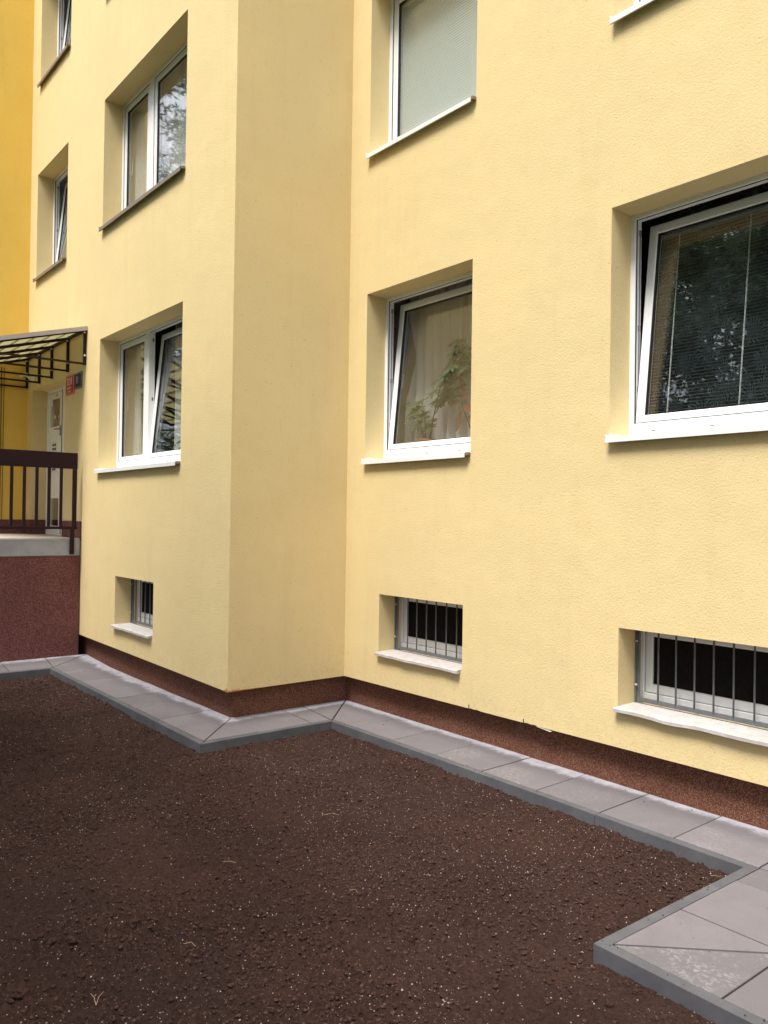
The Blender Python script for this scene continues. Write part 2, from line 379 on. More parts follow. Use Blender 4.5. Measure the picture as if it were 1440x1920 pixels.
# underside of the insulation above the recessed plinth
wall.quad((0, 0, zoB(0)), (9, 0, zoB(9)), (9, P, zoB(9)), (-P, P, zoB(0)))
wall.quad((XL, D, zoA(XL)), (0, D, zoA(0)), (-P, D + P, zoA(0)), (XL, D + P, zoA(XL)))
wall.quad((0, D, zoA(0)), (0, 0, zoB(0)), (-P, P, zoB(0)), (-P, D + P, zoA(0)))
wall.build('facade_wall', WALL, BLD, fix=False)
rf = MB(); rf.box(XL - 6, 9, D, 9, TOP, TOP + .25); rf.build('roof', ALU, BLD)  # unseen roof, added so the block casts a shadow
eb = MB(); eb.quad((9, 0, 0), (9, 9, 0), (9, 9, TOP), (9, 0, TOP)); eb.quad((XL - 6, 9, 0), (9, 9, 0), (9, 9, TOP), (XL - 6, 9, TOP)); eb.build('unseen_rear_wall', WALL, BLD)  # unseen end and rear walls, added to cast shadow
# plinth
pl = MB()
pl.quad((-P, P, -.1), (9, P, -.1), (9, P, .40), (-P, P, .40)); pl.quad((XL, D + P, -.1), (-P, D + P, -.1), (-P, D + P, .36), (XL, D + P, .36))
pl.quad((-P, D + P, -.1), (-P, P, -.1), (-P, P, .36), (-P, D + P, .36))
pl.build('plinth', PLINTH, BLD)
# chipped render at the outer corner and the lower edge
ch = MB()
def chip_line(p0, p1, n_, h, out, seed):
    r = random.Random(seed); a, b = Vector(p0), Vector(p1); prev = None
    nrm = Vector(out)
    for i in range(n_ + 1):
        t = i / n_; p = a.lerp(b, t); hh = h * (1 - t * .85) * r.uniform(.45, 1.1)
        cur = (p - Vector((0, 0, .004)) + nrm * r.uniform(.002, .008), p + Vector((0, 0, hh)) + nrm * .0015)
        if prev:
            mid = (prev[0] + prev[1]) / 2 + nrm * r.uniform(.003, .007); mid2 = (cur[0] + cur[1]) / 2 + nrm * r.uniform(.003, .007)
            ch.quad(prev[0], cur[0], mid2, mid); ch.quad(mid, mid2, cur[1], prev[1])
            ch.quad(prev[0] - nrm * .02, cur[0] - nrm * .02, cur[0], prev[0])
        prev = cur
chip_line((0.0, D, .249), (0, D + .36, .253), 26, .028, (1, 0, 0), 3)
chip_line((0.0, D, .249), (-.07, D, .250), 9, .046, (0, -1, 0), 4)
ch.build('chipped_render', CHIP, BLD)
DARKC = plain('dark crack', (.03, .022, .018), .9)
for x, h in ((1.69, .030), (2.262, .028)):
    mk = MB()
    mk.box(x - .0035, x + .0035, -.003, .001, zoB(x), zoB(x) + h)
    mk.add([(x + .006 + .02 * k, -.002, zoB(x) + .001) for k in range(7)] + [(x + .012 + .02 * k, -.002, zoB(x) + .002 + .0035 * abs(math.sin(k * 2.3 + x))) for k in range(7)], [(k, k + 1, k + 8, k + 7) for k in range(6)])
    mk.build('crack_mark', DARKC, BLD)
tr_ = MB(); tr_.add([(2.39, -.004, zoB(2.39) - .002), (2.52, -.012, zoB(2.5) - .012), (2.52, -.012, zoB(2.5) - .004), (2.39, -.004, zoB(2.39)), (2.39, .02, zoB(2.39) - .002), (2.52, .02, zoB(2.5) - .012)], [(0, 1, 2, 3), (0, 1, 5, 4)]); tr_.build('edge_trim', SILLW, BLD)

ROOMS = {}
def room(x0, x1, z0, z1, y, mt=ROOM, deep=3.0, mg=.5, fl=.75):
    yb = y + DEP; r = MB(); X0, X1, Z0, Z1, Y1 = x0 - mg, x1 + mg, z0 - fl, z1 + .25, yb + deep
    r.quad((X0, yb, Z0), (X0, Y1, Z0), (X0, Y1, Z1), (X0, yb, Z1)); r.quad((X1, yb, Z0), (X1, Y1, Z0), (X1, Y1, Z1), (X1, yb, Z1))
    r.quad((X0, Y1, Z0), (X1, Y1, Z0), (X1, Y1, Z1), (X0, Y1, Z1)); r.quad((X0, yb, Z0), (X1, yb, Z0), (X1, Y1, Z0), (X0, Y1, Z0)); r.quad((X0, yb, Z1), (X1, yb, Z1), (X1, Y1, Z1), (X0, Y1, Z1))
    r.quad((X0, yb, Z0), (X1, yb, Z0), (X1, yb, z0), (X0, yb, z0)); r.quad((X0, yb, z1), (X1, yb, z1), (X1, yb, Z1), (X0, yb, Z1))
    r.quad((X0, yb, z0), (x0, yb, z0), (x0, yb, z1), (X0, yb, z1)); r.quad((x1, yb, z0), (X1, yb, z0), (X1, yb, z1), (x1, yb, z1))
    r.build('room', mt, BLD, fix=False)

def ringbox(mb, x0, x1, z0, z1, y0, y1, wl, wr, wt, wb, bv=.004):
    mb.box(x0, x0 + wl, y0, y1, z0, z1, bv=bv); mb.box(x1 - wr, x1, y0, y1, z0, z1, bv=bv)
    mb.box(x0 + wl - .0005, x1 - wr + .0005, y0 + .0006, y1 - .0006, z1 - wt, z1 - .0006, bv=bv); mb.box(x0 + wl - .0005, x1 - wr + .0005, y0 + .0006, y1 - .0006, z0 + .0006, z0 + wb, bv=bv)

def window(x0, x1, z0, z1, y, sashes, mull=.075, bot=.105, sill=True, angle=5.5, cap=True, drop=.038, room_mat=ROOM, handle=True, sill_mat=None):
    """sashes: list of (xa, xb, tilted) between the mullions"""
    yf = y + .22; fw = .036
    fr = MB(); ringbox(fr, x0 - .01, x1 + .01, z0 + .012, z1 + .01, yf, yf + .075, fw + .01, fw + .01, fw + .01, bot)
    for i in range(len(sashes) - 1):
        xm = (sashes[i][1] + sashes[i + 1][0]) / 2
        fr.box(xm - mull / 2, xm + mull / 2, yf + .001, yf + .074, z0 + bot, z1 - fw + .012, bv=.004)
    w = fr.build('window', UPVC, BLD)
    gk = MB()
    for xa, xb, ti in sashes:      # rebate seal round every opening
        ringbox(gk, xa - .001, xb + .001, z0 + bot + .009, z1 - fw + .002, yf + .012, yf + .020, .006, .006, .006, .006, bv=0)
    gk.build('seal', GASKET, w)
    wt_, wb_ = .066, .052
    for xa, xb, ti in sashes:
        T = None; zb = z0 + bot + .016
        if ti: T = Matrix.Translation((0, yf + .012, zb)) @ Matrix.Rotation(math.radians(-angle), 4, 'X') @ Matrix.Translation((0, -(yf + .012), -zb))
        zt = z1 - fw - .005; s0, s1 = xa + .006, xb - .006
        sh = MB(); sh.T = T; ringbox(sh, s0, s1, zb, zt, yf + .012, yf + .07, wt_, wt_, wt_, wb_, bv=.006)
        sh.build('sash', UPVC, w)
        g = MB(); g.T = T; ringbox(g, s0 + wt_ - .001, s1 - wt_ + .001, zb + wb_ - .001, zt - wt_ + .001, yf + .020, yf + .050, .007, .007, .007, .007, bv=0); g.build('glazing_seal', GASKET, w)
        p = MB(); p.T = T; p.box(s0 + wt_ - .003, s1 - wt_ + .003, yf + .030, yf + .046, zb + wb_ - .003, zt - wt_ + .003); p.build('pane', GLASS, w)
        if handle:
            hd = MB(); hd.T = T; zc = (zb + zt) / 2 - .08
            hd.box(s0 + .018, s0 + .046, yf + .07, yf + .082, zc - .03, zc + .03, bv=.003); hd.box(s0 + .022, s0 + .042, yf + .09, yf + .105, zc - .015, zc + .125, bv=.004); hd.box(s0 + .026, s0 + .038, yf + .08, yf + .095, zc - .008, zc + .008)
            hd.build('handle', WHITEP, w)
        if ti:
            xj = xa - .001
            for zz in (z0 + .36, z0 + .78, z1 - .12): hw = MB(); hw.box(xj - .002, xj + .010, yf + .04, yf + .062, zz - .02, zz + .02, bv=.002); hw.build('striker_plate', HARD, w)
            hw = MB(); hw.bar((xj + .006, yf + .05, z0 + .2), (xj + .006, yf + .05, z1 - .1), .004, .010)
            hw.build('locking_rod', HARD, w)
    for k in range(max(2, int((x1 - x0) / .4))):
        xx = x0 + .18 + k * .42
        if xx < x1 - .1: dp = MB(); dp.box(xx, xx + .028, yf - .003, yf + .002, z0 + .058, z0 + .063); dp.build('drain_cap', HARD, w)
    if sill:
        s = MB(); lip = y - .046; zt = z0 + .010
        s.add([(x0 + .002, yf + .002, z0 + .028), (x1 - .002, yf + .002, z0 + .028), (x1 - .016, lip, zt), (x0 - .001, lip, zt), (x0 - .001, lip, zt - drop), (x1 - .016, lip, zt - drop),
               (x0 - .001, lip + .012, zt - drop), (x1 - .016, lip + .012, zt - drop), (x0 - .001, lip + .003, zt - .003), (x1 - .016, lip + .003, zt - .003), (x0 + .002, y + .01, zt - .004), (x1 - .002, y + .01, zt - .004)],
              [(0, 1, 2, 3), (3, 2, 5, 4), (4, 5, 7, 6), (8, 9, 11, 10)])
        # upturned ends against the reveals
        s.box(x0 - .002, x0 + .004, lip, y, zt - .004, zt + .016)
        s.box(x0 + .0005, x0 + .005, y, yf, zt - .002, zt + .024)
        s.build('sill', sill_mat or SILLW, w, fix=False)
        if cap:
            c = MB(); c.box(x1 - .022, x1 + .004, lip + .008, y + .004, zt - .024, zt + .004, bv=.003); c.build('sill_end_cap', ENDCAP, w)
    b = MB(); b.box(x0 + .01, x1 - .01, yf + .11, yf + .26, z0 + .045, z0 + .07, bv=.004); b.build('inner_sill', UPVC, w)
    room(x0, x1, z0, z1, y, room_mat)
    return w
x0, x1, z0, z1 = W['m']; window(x0, x1, z0, z1, 0, [(x0 + .036, x1 - .036, True)])
x0, x1, z0, z1 = W['r']; window(x0, x1, z0, z1, 0, [(x0 + .036, 4.33, True), (4.41, x1 - .036, False)], angle=6.1, room_mat=ROOMR)
x0, x1, z0, z1 = W['u']; window(x0, x1, z0, z1, 0, [(x0 + .036, x1 - .036, False)])
x0, x1, z0, z1 = W['v']; window(x0, x1, z0, z1, 0, [(x0 + .036, 4.33, False), (4.41, x1 - .036, False)])
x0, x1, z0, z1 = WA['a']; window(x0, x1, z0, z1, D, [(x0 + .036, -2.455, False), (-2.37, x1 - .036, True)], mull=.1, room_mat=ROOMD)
x0, x1, z0, z1 = WA['b']; window(x0, x1, z0, z1, D, [(x0 + .036, -2.47, False), (-2.35, x1 - .036, False)], mull=.125, sill_mat=SILLB)
x0, x1, z0, z1 = WA['h']; window(x0, x1, z0, z1, D, [(x0 + .036, -2.47, False), (-2.35, x1 - .036, False)], mull=.125, sill_mat=SILLB)
x0, x1, z0, z1 = WA['e']; window(x0, x1, z0, z1, D, [(x0 + .036, x1 - .036, True)], sill_mat=SILLB, room_mat=ROOML)
x0, x1, z0, z1 = WA['g']; window(x0, x1, z0, z1, D, [(x0 + .036, x1 - .036, True)], sill_mat=SILLB, room_mat=ROOML)

def basement(x0, x1, z0, z1, y, bars, seed, droop=0):
    yf = y + .255; fr = MB(); ringbox(fr, x0 - .01, x1 + .01, z0 + .01, z1 + .01, yf, yf + .04, .035, .035, .035, .06)
    w = fr.build('window', UPVC, BLD)
    sh = MB(); ringbox(sh, x0 + .030, x1 - .030, z0 + .073, z1 - .028, yf + .010, yf + .04, .055, .055, .042, .060, bv=.005); sh.build('sash', UPVC, w)
    g = MB(); g.box(x0 + .08, x1 - .08, yf + .025, yf + .035, z0 + .12, z1 - .065); g.build('insect_screen', SCREEN, w)
    yg = y + .195; gr = MB(); gr.box(x0 + .006, x0 + .032, yg, yg + .012, z0 + .006, z1 + .03, bv=.002); gr.box(x1 - .032, x1 - .006, yg, yg + .012, z0 + .006, z1 + .03, bv=.002)
    gr.box(x0 + .032, x1 - .032, yg + .001, yg + .011, z0 + .016, z0 + .046, bv=.002); gr.box(x0 + .032, x1 - .032, yg + .001, yg + .011, z1 - .012, z1 + .014, bv=.002)
    gr.box(x0 + .006, x0 + .012, yg - .014, yg, z0 + .006, z1 + .03); gr.box(x0 + .012, x1 - .032, yg - .014, yg, z0 + .006, z0 + .012)
    G = gr.build('window_grille', STEEL, BLD)
    for bx in bars:
        t = MB(); t.tube([(bx, yg + .006, z0 + .03), (bx + random.uniform(-.002, .002), yg + .006, z1 - .006)], .0062, 8); t.build('bar', STEEL, G, smooth=True)
    for zz in (z0 + .13, z1 - .1):
        bo = MB(); bo.tube([(x0 + .012, yg - .018, zz), (x0 + .026, yg - .018, zz)], .007, 8); bo.build('screw', BOLT, G)
    # crumpled white coated sill
    r = random.Random(seed); s = MB(); n_ = 44; rows = []
    prof = [(y + .20, .004), (y + .09, .003), (y + .01, .001), (y - .028, -.002), (y - .042, -.008), (y - .043, -.028), (y - .032, -.032), (y + .002, -.026)]
    ph = r.uniform(0, 6); zz0 = z0 + .004
    for i in range(n_ + 1):
        t = i / n_; x = x0 + (x1 - .012 - x0) * t; row = []
        wv = .0018 * math.sin(t * 9 + ph) + .0014 * math.sin(t * 23 + ph * 2)
        dr = droop * math.exp(-((t - .24) / .07) ** 2)
        for j, (yy, dz) in enumerate(prof):
            k = 1 if j >= 3 else .25
            row.append((x if j < 3 else x - .008 + (.0), yy + k * (wv + r.uniform(-.0007, .0007)), zz0 + dz + k * (wv * .6 - dr * (.5 if j == 3 else 1) * (1 if j >= 3 else 0) + r.uniform(-.0007, .0007))))
        rows.append(row)
    vs_ = [p for row in rows for p in row]; m_ = len(prof)
    s.add(vs_, [(i * m_ + j, i * m_ + j + 1, (i + 1) * m_ + j + 1, (i + 1) * m_ + j) for i in range(n_) for j in range(m_ - 1)] + [tuple(range(m_)), tuple(n_ * m_ + j for j in range(m_))[::-1]])
    s.build('sill', MEMB, w)
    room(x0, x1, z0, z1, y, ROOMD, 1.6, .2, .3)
x0, x1, z0, z1 = W['n']; basement(x0, x1, z0, z1, 0, [.69, .815, .944, 1.069, 1.201, 1.329, 1.45], 1)
x0, x1, z0, z1 = W['q']; basement(x0, x1, z0, z1, 0, [3.248 + .13 * k for k in range(11)], 2, .009)
x0, x1, z0, z1 = WA['c']; basement(x0, x1, z0, z1, D, [-2.567 + .132 * k for k in range(7)], 5)

# door
x0, x1, z0, z1 = WA['dr']; yf = D + .21
dm = MB(); ringbox(dm, x0 - .01, x1 + .01, z0, z1 + .01, yf, yf + .07, .045, .05, .05, .03); dm.box(-5.262, -5.20, yf, yf + .07, z0 + .03, z1 - .04, bv=.004)
DR = dm.build('entrance_door', UPVC, BLD)
lf = MB(); fy = yf + .008
def rail(xa, xb, za, zb): lf.box(xa, xb, fy, fy + .05, za, zb, bv=.004)
rail(-5.985, -5.93, z0 + .03, z1 - .045); rail(-5.475, -5.375, z0 + .03, z1 - .045)
rail(-5.93, -5.475, 3.41, z1 - .045); rail(-5.93, -5.475, 2.93, 3.005); rail(-5.93, -5.475, 1.985, 2.06); rail(-5.93, -5.475, z0 + .03, z0 + .14)
lf.box(-5.935, -5.47, fy + .018, fy + .035, 2.05, 2.94)
lf.build('door_leaf', UPVC, DR)
for za, zb in ((3.0, 3.415), (1.585, 1.99)): dg = MB(); dg.box(-5.935, -5.47, fy + .02, fy + .03, za, zb); dg.build('pane', GLASS, DR)
gp = MB(); gp.box(-5.375, -5.262, yf + .045, yf + .06, z0, z1); gp.build('seal', GASKET, DR); gp = MB(); gp.box(-5.37, -5.345, yf + .002, yf + .05, z0 + .03, z1 - .04); gp.build('seal', GASKET, DR)
sg = MB(); sg.box(-5.345, -5.262, yf + .004, yf + .044, z0 + .03, z1 - .04, bv=.004); sg.build('side_leaf', UPVC, DR); sg = MB(); sg.box(-5.20, x1, yf + .01, yf + .05, z0 + .03, z1 - .04, bv=.004); sg.build('side_leaf', UPVC, DR)
ic = MB(); ic.box(-5.83, -5.63, fy + .010, fy + .019, 2.36, 2.80, bv=.003); ic.build('bell_panel', WHITEP, DR)
for k in range(7):
    for j in range(2):
        c_ = MB(); xx = -5.81 + j * .09; c_.box(xx, xx + .055, fy + .004, fy + .011, 2.73 - k * .058, 2.762 - k * .058, bv=.003); c_.build('bell_button', GASKET, DR)
dh = MB(); dh.box(-5.44, -5.41, fy - .012, fy, 2.86, 3.0, bv=.003); dh.tube([(-5.425, fy - .01, 2.95), (-5.425, fy - .05, 2.95), (-5.53, fy - .055, 2.95)], .009, 8); dh.build('handle', HARD, DR)
sk = MB(); sk.box(-5.66, -5.57, fy - .002, fy + .0005, 3.425, 3.475); sk.build('sticker', YELLOWSTK, DR)
for q in ((-5.925, -5.86, 3.33, 3.41), (-5.78, -5.73, 3.12, 3.17), (-5.60, -5.58, 3.12, 3.165)): nt_ = MB(); nt_.box(q[0], q[1], fy + .015, fy + .0185, q[2], q[3]); nt_.build('paper_note', WHITEP, DR)
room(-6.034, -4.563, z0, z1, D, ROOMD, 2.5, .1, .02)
pu = MB(); pu.box(XL, x0, D - .012, D + .001, 1.44, 1.675); pu.box(x0 - .001, x0 + .010, D, yf, 1.44, 1.675); pu.build('landing_plinth', PLINTH2, BLD)
pu = MB(); pu.box(x1, XC - .001, D - .012, D + .001, 1.44, 1.675); pu.box(x1 - .010, x1 + .001, D, yf, 1.44, 1.675); pu.build('landing_plinth', PLINTH2, BLD)

# ------------------------------------------------------------------ orange wing
WING = empty('apartment_wing', 'deep orange-yellow stuccoed wing standing at right angles beyond the entrance', 'building')
ww = MB(); ww.quad((XL, D, -.1), (XL, -2.55, -.1), (XL, -2.55, TOP), (XL, D, TOP)); ww.quad((XL, -2.55, -.1), (XL - 6, -2.55, -.1), (XL - 6, -2.55, TOP), (XL, -2.55, TOP)); ww.quad((XL - 6, -2.55, -.1), (XL - 6, 9, -.1), (XL - 6, 9, TOP), (XL - 6, -2.55, TOP))
ww.build('wall', ORANGE, WING, fix=False)
wp = MB(); wp.box(XL - .001, XL + .012, -2.55, D - .013, 1.44, 1.672); wp.build('landing_plinth', PLINTH2, WING)
wr = MB(); wr.box(XL - 6, XL - .001, -2.6, D, TOP, TOP + .25); wr.build('roof', ALU, WING)
cb = MB(); cb.tube([(XL + .006, -1.60, 1.67), (XL + .007, -1.596, 2.6), (XL + .006, -1.60, 3.86)], .006, 6); cb.tube([(XL + .006, -1.565, 1.67), (XL + .006, -1.562, 3.86)], .004, 6)
tag(cb.build('wall_cable', CANOPYB), 'thin brown cable running down the orange wall beside the entrance door', 'cable')

# ------------------------------------------------------------------ entrance platform
EP = empty('entrance_platform', 'raised entrance landing with red-brown plastered side and grey concrete edge', 'landing')
b = MB(); b.box(XL, XC, -3.4, D - .013, -.1, 1.252); b.build('platform_wall', PLINTH2, EP)
b = MB(); b.box(XL + .014, XC + .006, -3.42, D - .014, 1.2525, 1.462, bv=.01); b.build('concrete_edge', CONC, EP)
b = MB(); b.box(XL + .016, XC - .01, -3.40, D - .016, 1.4625, 1.4665); b.box(-6.02, -4.575, D - .016, yf - .002, 1.44, 1.467); b.build('landing_surface', STEP, EP)

# railing
RL = empty('landing_railing', 'dark brown steel railing with a broad top board on the entrance landing', 'railing')
xr = -3.80
b = MB(); b.box(xr - .02, xr + .004, -3.4, -1.305, 2.312, 2.507, bv=.003); b.build('top_board', BROWN, RL)
b = MB(); b.box(xr - .022, xr + .008, -3.4, -1.30, 1.578, 1.612, bv=.002); b.build('bottom_rail', BROWN, RL)
b = MB(); b.box(xr - .018, xr + .012, -1.362, -1.312, 1.60, 2.31, bv=.002); b.box(xr - .012, xr + .018, -1.385, -1.335, 1.275, 1.60, bv=.002); b.tube([(xr + .018, -1.36, 1.325), (xr + .026, -1.36, 1.325)], .011, 8); b.build('post', BROWN, RL)
b = MB(); b.box(xr - .018, xr + .012, -3.39, -3.34, 1.275, 2.31, bv=.002); b.build('post', BROWN, RL)
for k in range(13):
    y_ = -1.496 - .1405 * k
    b = MB(); b.box(xr - .014, xr + .006, y_ - .017, y_ + .017, 1.612, 2.312); b.build('baluster', BROWN, RL)

# canopy
CN = empty('door_canopy', 'brown steel canopy with translucent yellowish sheets over the entrance door', 'canopy')
YE = -2.74
def zr(y): return 4.03 + (y - D) * .272        # underside line of rafters
bx_ = [-3.767, -4.415, -5.09, -5.66, -6.262]
for x in bx_:
    b = MB()
    b.box(x - .016, x + .016, D - .034, D - .002, 3.588, 4.0, bv=.002)
    b.box(x - .012, x + .012, YE, D - .034, 3.592, 3.615, bv=.002)
    b.bar((x, D - .034, zr(D) - .02), (x, YE, zr(YE) - .02 + .0), .030, .034)
    b.build('bracket', CANOPYB, CN)
    for zz, yy in ((3.70, D - .044), (zr(D) - .045, D - .05)):
        q = MB(); q.tube([(x + .0165, yy + .02, zz), (x + .03, yy + .02, zz)], .013, 8); q.build('bolt_cover', BOLT, CN, smooth=True)
b = MB(); b.box(-6.28, -3.74, D - .040, D - .001, 4.002, 4.035, bv=.002); b.build('wall_rail', CANOPYB, CN)
b = MB(); b.box(-6.28, -3.74, YE - .02, YE + .01, zr(YE) - .04, zr(YE) - .005, bv=.002); b.build('front_rail', CANOPYB, CN)
b = MB()
b.add([(-6.27, D - .002, zr(D) + .008), (-3.73, D - .002, zr(D) + .008), (-3.73, YE - .04, zr(YE - .04) + .008), (-6.27, YE - .04, zr(YE - .04) + .008)] + [(-6.27, D - .002, zr(D) + .014), (-3.73, D - .002, zr(D) + .014), (-3.73, YE - .04, zr(YE - .04) + .014), (-6.27, YE - .04, zr(YE - .04) + .014)],
      [(0, 1, 2, 3), (4, 7, 6, 5), (0, 4, 5, 1), (1, 5, 6, 2), (2, 6, 7, 3), (3, 7, 4, 0)])
b.build('roof_sheet', POLY, CN)
for k in range(8):
    y_ = -1.40 - .18 * k
    b = MB(); b.bar((-6.26, y_, zr(y_) + .020), (-3.75, y_, zr(y_) + .020), .032, .010); b.build('purlin', ALU, CN)
b = MB(); b.bar((-3.722, D - .003, zr(D) + .005), (-3.722, YE - .05, zr(YE - .05) + .005), .012, .050); b.bar((-3.735, D - .003, zr(D) + .028), (-3.735, YE - .05, zr(YE - .05) + .028), .030, .004)
b.build('edge_flashing', ALU, CN)

# house number plates
def plate(name, label, x0, x1, z0, z1, base, texts):
    E_ = empty(name, label, 'sign')
    def rr(mb, xa, xb, za, zb, ya, yb, r):
        pts = []
        for cx_, cz_, a0 in ((xb - r, zb - r, 0), (xa + r, zb - r, 90), (xa + r, za + r, 180), (xb - r, za + r, 270)):
            for k in range(5): a = math.radians(a0 + k * 22.5); pts.append((cx_ + r * math.cos(a), cz_ + r * math.sin(a)))
        n_ = len(pts); mb.add([(p[0], ya, p[1]) for p in pts] + [(p[0], yb, p[1]) for p in pts], [tuple(range(n_)), tuple(range(n_, 2 * n_))[::-1]] + [(i, (i + 1) % n_, n_ + (i + 1) % n_, n_ + i) for i in range(n_)])
    q = MB(); rr(q, x0, x1, z0, z1, D - .010, D - .001, .014); q.build('plate', base, E_)
    q = MB(); rr(q, x0 + .009, x1 - .009, z0 + .009, z1 - .009, D - .0112, D - .0095, .012); q.build('border_line', SIGNW, E_)
    q = MB(); rr(q, x0 + .015, x1 - .015, z0 + .015, z1 - .015, D - .0124, D - .0105, .009); q.build('field', base, E_)
    for txt, cx_, cz_, size, sx in texts:
        cu = bpy.data.curves.new('lettering', 'FONT'); cu.body = txt; cu.size = size; cu.align_x = 'CENTER'; cu.align_y = 'CENTER'; cu.extrude = .0006; cu.offset = size * .006
        to = bpy.data.objects.new('tmp', cu); COL.objects.link(to)
        bpy.context.view_layer.update()
        me = bpy.data.meshes.new_from_object(to.evaluated_get(bpy.context.evaluated_depsgraph_get())); bpy.data.objects.remove(to); bpy.data.curves.remove(cu)
        me.name = 'lettering'; me.transform(Matrix.Translation((cx_, D - .0132, cz_)) @ Matrix.Rotation(math.radians(90), 4, 'X') @ Matrix.Diagonal((sx, 1, 1, 1)))
        me.materials.clear(); me.materials.append(SIGNW); lo = bpy.data.objects.new('lettering', me); COL.objects.link(lo); lo.parent = E_
plate('number_sign', 'red enamel plate with white house number 3218 beside the entrance door', -4.49, -4.172, 3.288, 3.537, RED, [('3218', -4.345, 3.452, .135, .72), ('MODŘANY', -4.345, 3.371, .040, .80), ('PRAHA 4', -4.345, 3.328, .036, .85)])
plate('number_sign', 'dark blue enamel plate with white 11 right of the red plate', -4.14, -3.885, 3.333, 3.532, BLUE, [('11', -4.04, 3.436, .125, .8)])

# security camera on the wall corner
SC = empty('security_camera', 'small white camera on a curved arm at the wall corner above the door', 'security camera')
b = MB(); b.box(-6.02, -5.90, D - .03, D - .001, 3.655, 3.745, bv=.008); b.build('wall_mount', WHITEP, SC)
b = MB(); b.tube([(-5.96, D - .02, 3.68), (-5.99, D - .06, 3.70), (-6.03, D - .09, 3.735), (-6.06, D - .10, 3.76)], .012, 8); b.build('arm', WHITEP, SC, smooth=True)
b = MB(); b.box(-6.25, -5.98, D - .13, D - .075, 3.735, 3.775, bv=.012); b.build('housing', WHITEP, SC)

# ------------------------------------------------------------------ things behind the windows
def curtain(name, label, x0, x1, z0, z1, y, mt, amp=.03, wl=.11, gather=0, seed=1, hem=None):
    r = random.Random(seed); n_ = max(24, int((x1 - x0) / .008)); rows = 14; q = MB(); vs_ = []
    for j in range(rows + 1):
        t = j / rows; z = z1 + (z0 - z1) * t
        for i in range(n_ + 1):
            s_ = i / n_; x = x0 + (x1 - x0) * s_
            if gather: x += gather * math.sin(math.pi * min(1, t * 1.3)) ** 2 * (1 - s_) * (x1 - x0)
            vs_.append((x, y + amp * (math.sin(2 * math.pi * x / wl + 1.3 * math.sin(x * 7 + seed)) + .35 * math.sin(5 * math.pi * x / wl + seed)) * (.45 + .55 * t) + .012 * math.sin(3 * t + x * 9), z))
    q.add(vs_, [(j * (n_ + 1) + i, j * (n_ + 1) + i + 1, (j + 1) * (n_ + 1) + i + 1, (j + 1) * (n_ + 1) + i) for j in range(rows) for i in range(n_)])
    o = q.build(name, mt, None, True, fix=False); return tag(o, label, 'curtain')
curtain('lace_curtain', 'white lace curtain in folds behind the houseplants at the single tilted window', .20, 1.95, 2.36, 3.95, .585, LACE, .042, .125, .05, 2)
curtain('net_curtain', 'dark net curtain with starburst pattern behind the slatted blind at the large tilted window', 2.9, 5.3, 2.38, 3.98, .56, STARS, .012, .3, 0, 3)
curtain('sheer_curtain', 'pale sheer curtain at the left edge of the ground floor double window', -3.55, -3.02, 2.32, 3.92, D + .42, SHEER, .02, .09, 0, 5)
curtain('sheer_curtain', 'grey sheer curtain hanging behind the tilted sash of the ground floor double window', -2.22, -1.90, 2.32, 3.92, D + .47, SHEER, .025, .08, 0, 6)
curtain('sheer_curtain', 'cream curtain filling the first floor double window over the entrance side', -3.6, -.8, 5.15, 6.75, D + .365, SHEER, .014, .13, 0, 7)
curtain('sheer_curtain', 'pale curtain behind the first floor tilted window above the canopy', -5.9, -4.4, 5.15, 6.75, D + .47, SHEER, .02, .13, 0, 8)
curtain('sheer_curtain', 'pale curtain behind the tilted window cut by the top edge of the picture, far left', -5.9, -4.4, 7.9, 9.5, D + .47, SHEER, .02, .13, 0, 9)

def blind(name, label, x0, x1, z0, z1, y, mt, slat_tilt, pitch=.022, depth=.025, T=None, cords=True):
    E_ = empty(name, label, 'blind')
    q = MB(); q.T = T; n_ = int((z1 - z0 - .03) / pitch); dy, dz = math.cos(slat_tilt) * depth / 2, math.sin(slat_tilt) * depth / 2
    for k in range(n_):
        z = z1 - .035 - k * pitch
        q.add([(x0, y - dy, z - dz), (x1, y - dy, z - dz), (x1, y, z + .0022), (x0, y, z + .0022), (x1, y + dy, z + dz), (x0, y + dy, z + dz)], [(0, 1, 2, 3), (3, 2, 4, 5)])
    q.build('slats', mt, E_, fix=False)
    q = MB(); q.T = T; q.box(x0, x1, y - .013, y + .013, z1 - .028, z1, bv=.003); q.build('headrail', mt, E_)
    if cords:
        for xx in cords:
            q = MB(); q.T = T; q.tube([(xx, y - .015, z1 - .03), (xx + .001, y - .0155, z0 + .02), (xx - .008, y - .015, z0 + .006), (xx + .006, y - .015, z0 + .002)], .0016, 5); q.build('cord', CORD, E_)
            q = MB(); q.T = T; q.tube([(xx + .005, y - .014, z1 - .03), (xx + .006, y - .0145, z0 + .02)], .0009, 5); q.build('cord', CORD, E_)
x0, x1, z0, z1 = W['r']; yf = .22; zb = z0 + .105 + .016
T6 = Matrix.Translation((0, yf + .012, zb)) @ Matrix.Rotation(math.radians(-6.1), 4, 'X') @ Matrix.Translation((0, -(yf + .012), -zb))
blind('venetian_blind', 'open grey slatted blind with white cords on the large tilted window', x0 + .10, 4.27, zb + .05, z1 - .105, yf + .072, SLATG, math.radians(4), .0225, .018, T6, (3.236, 3.735, 4.15))
x0, x1, z0, z1 = W['u']
blind('venetian_blind', 'closed pale sage blind filling the upper window above the inner corner', x0 + .10, x1 - .10, z0 + .16, z1 - .10, .22 + .072, SLATP, math.radians(69), .0235, .032, None, None)

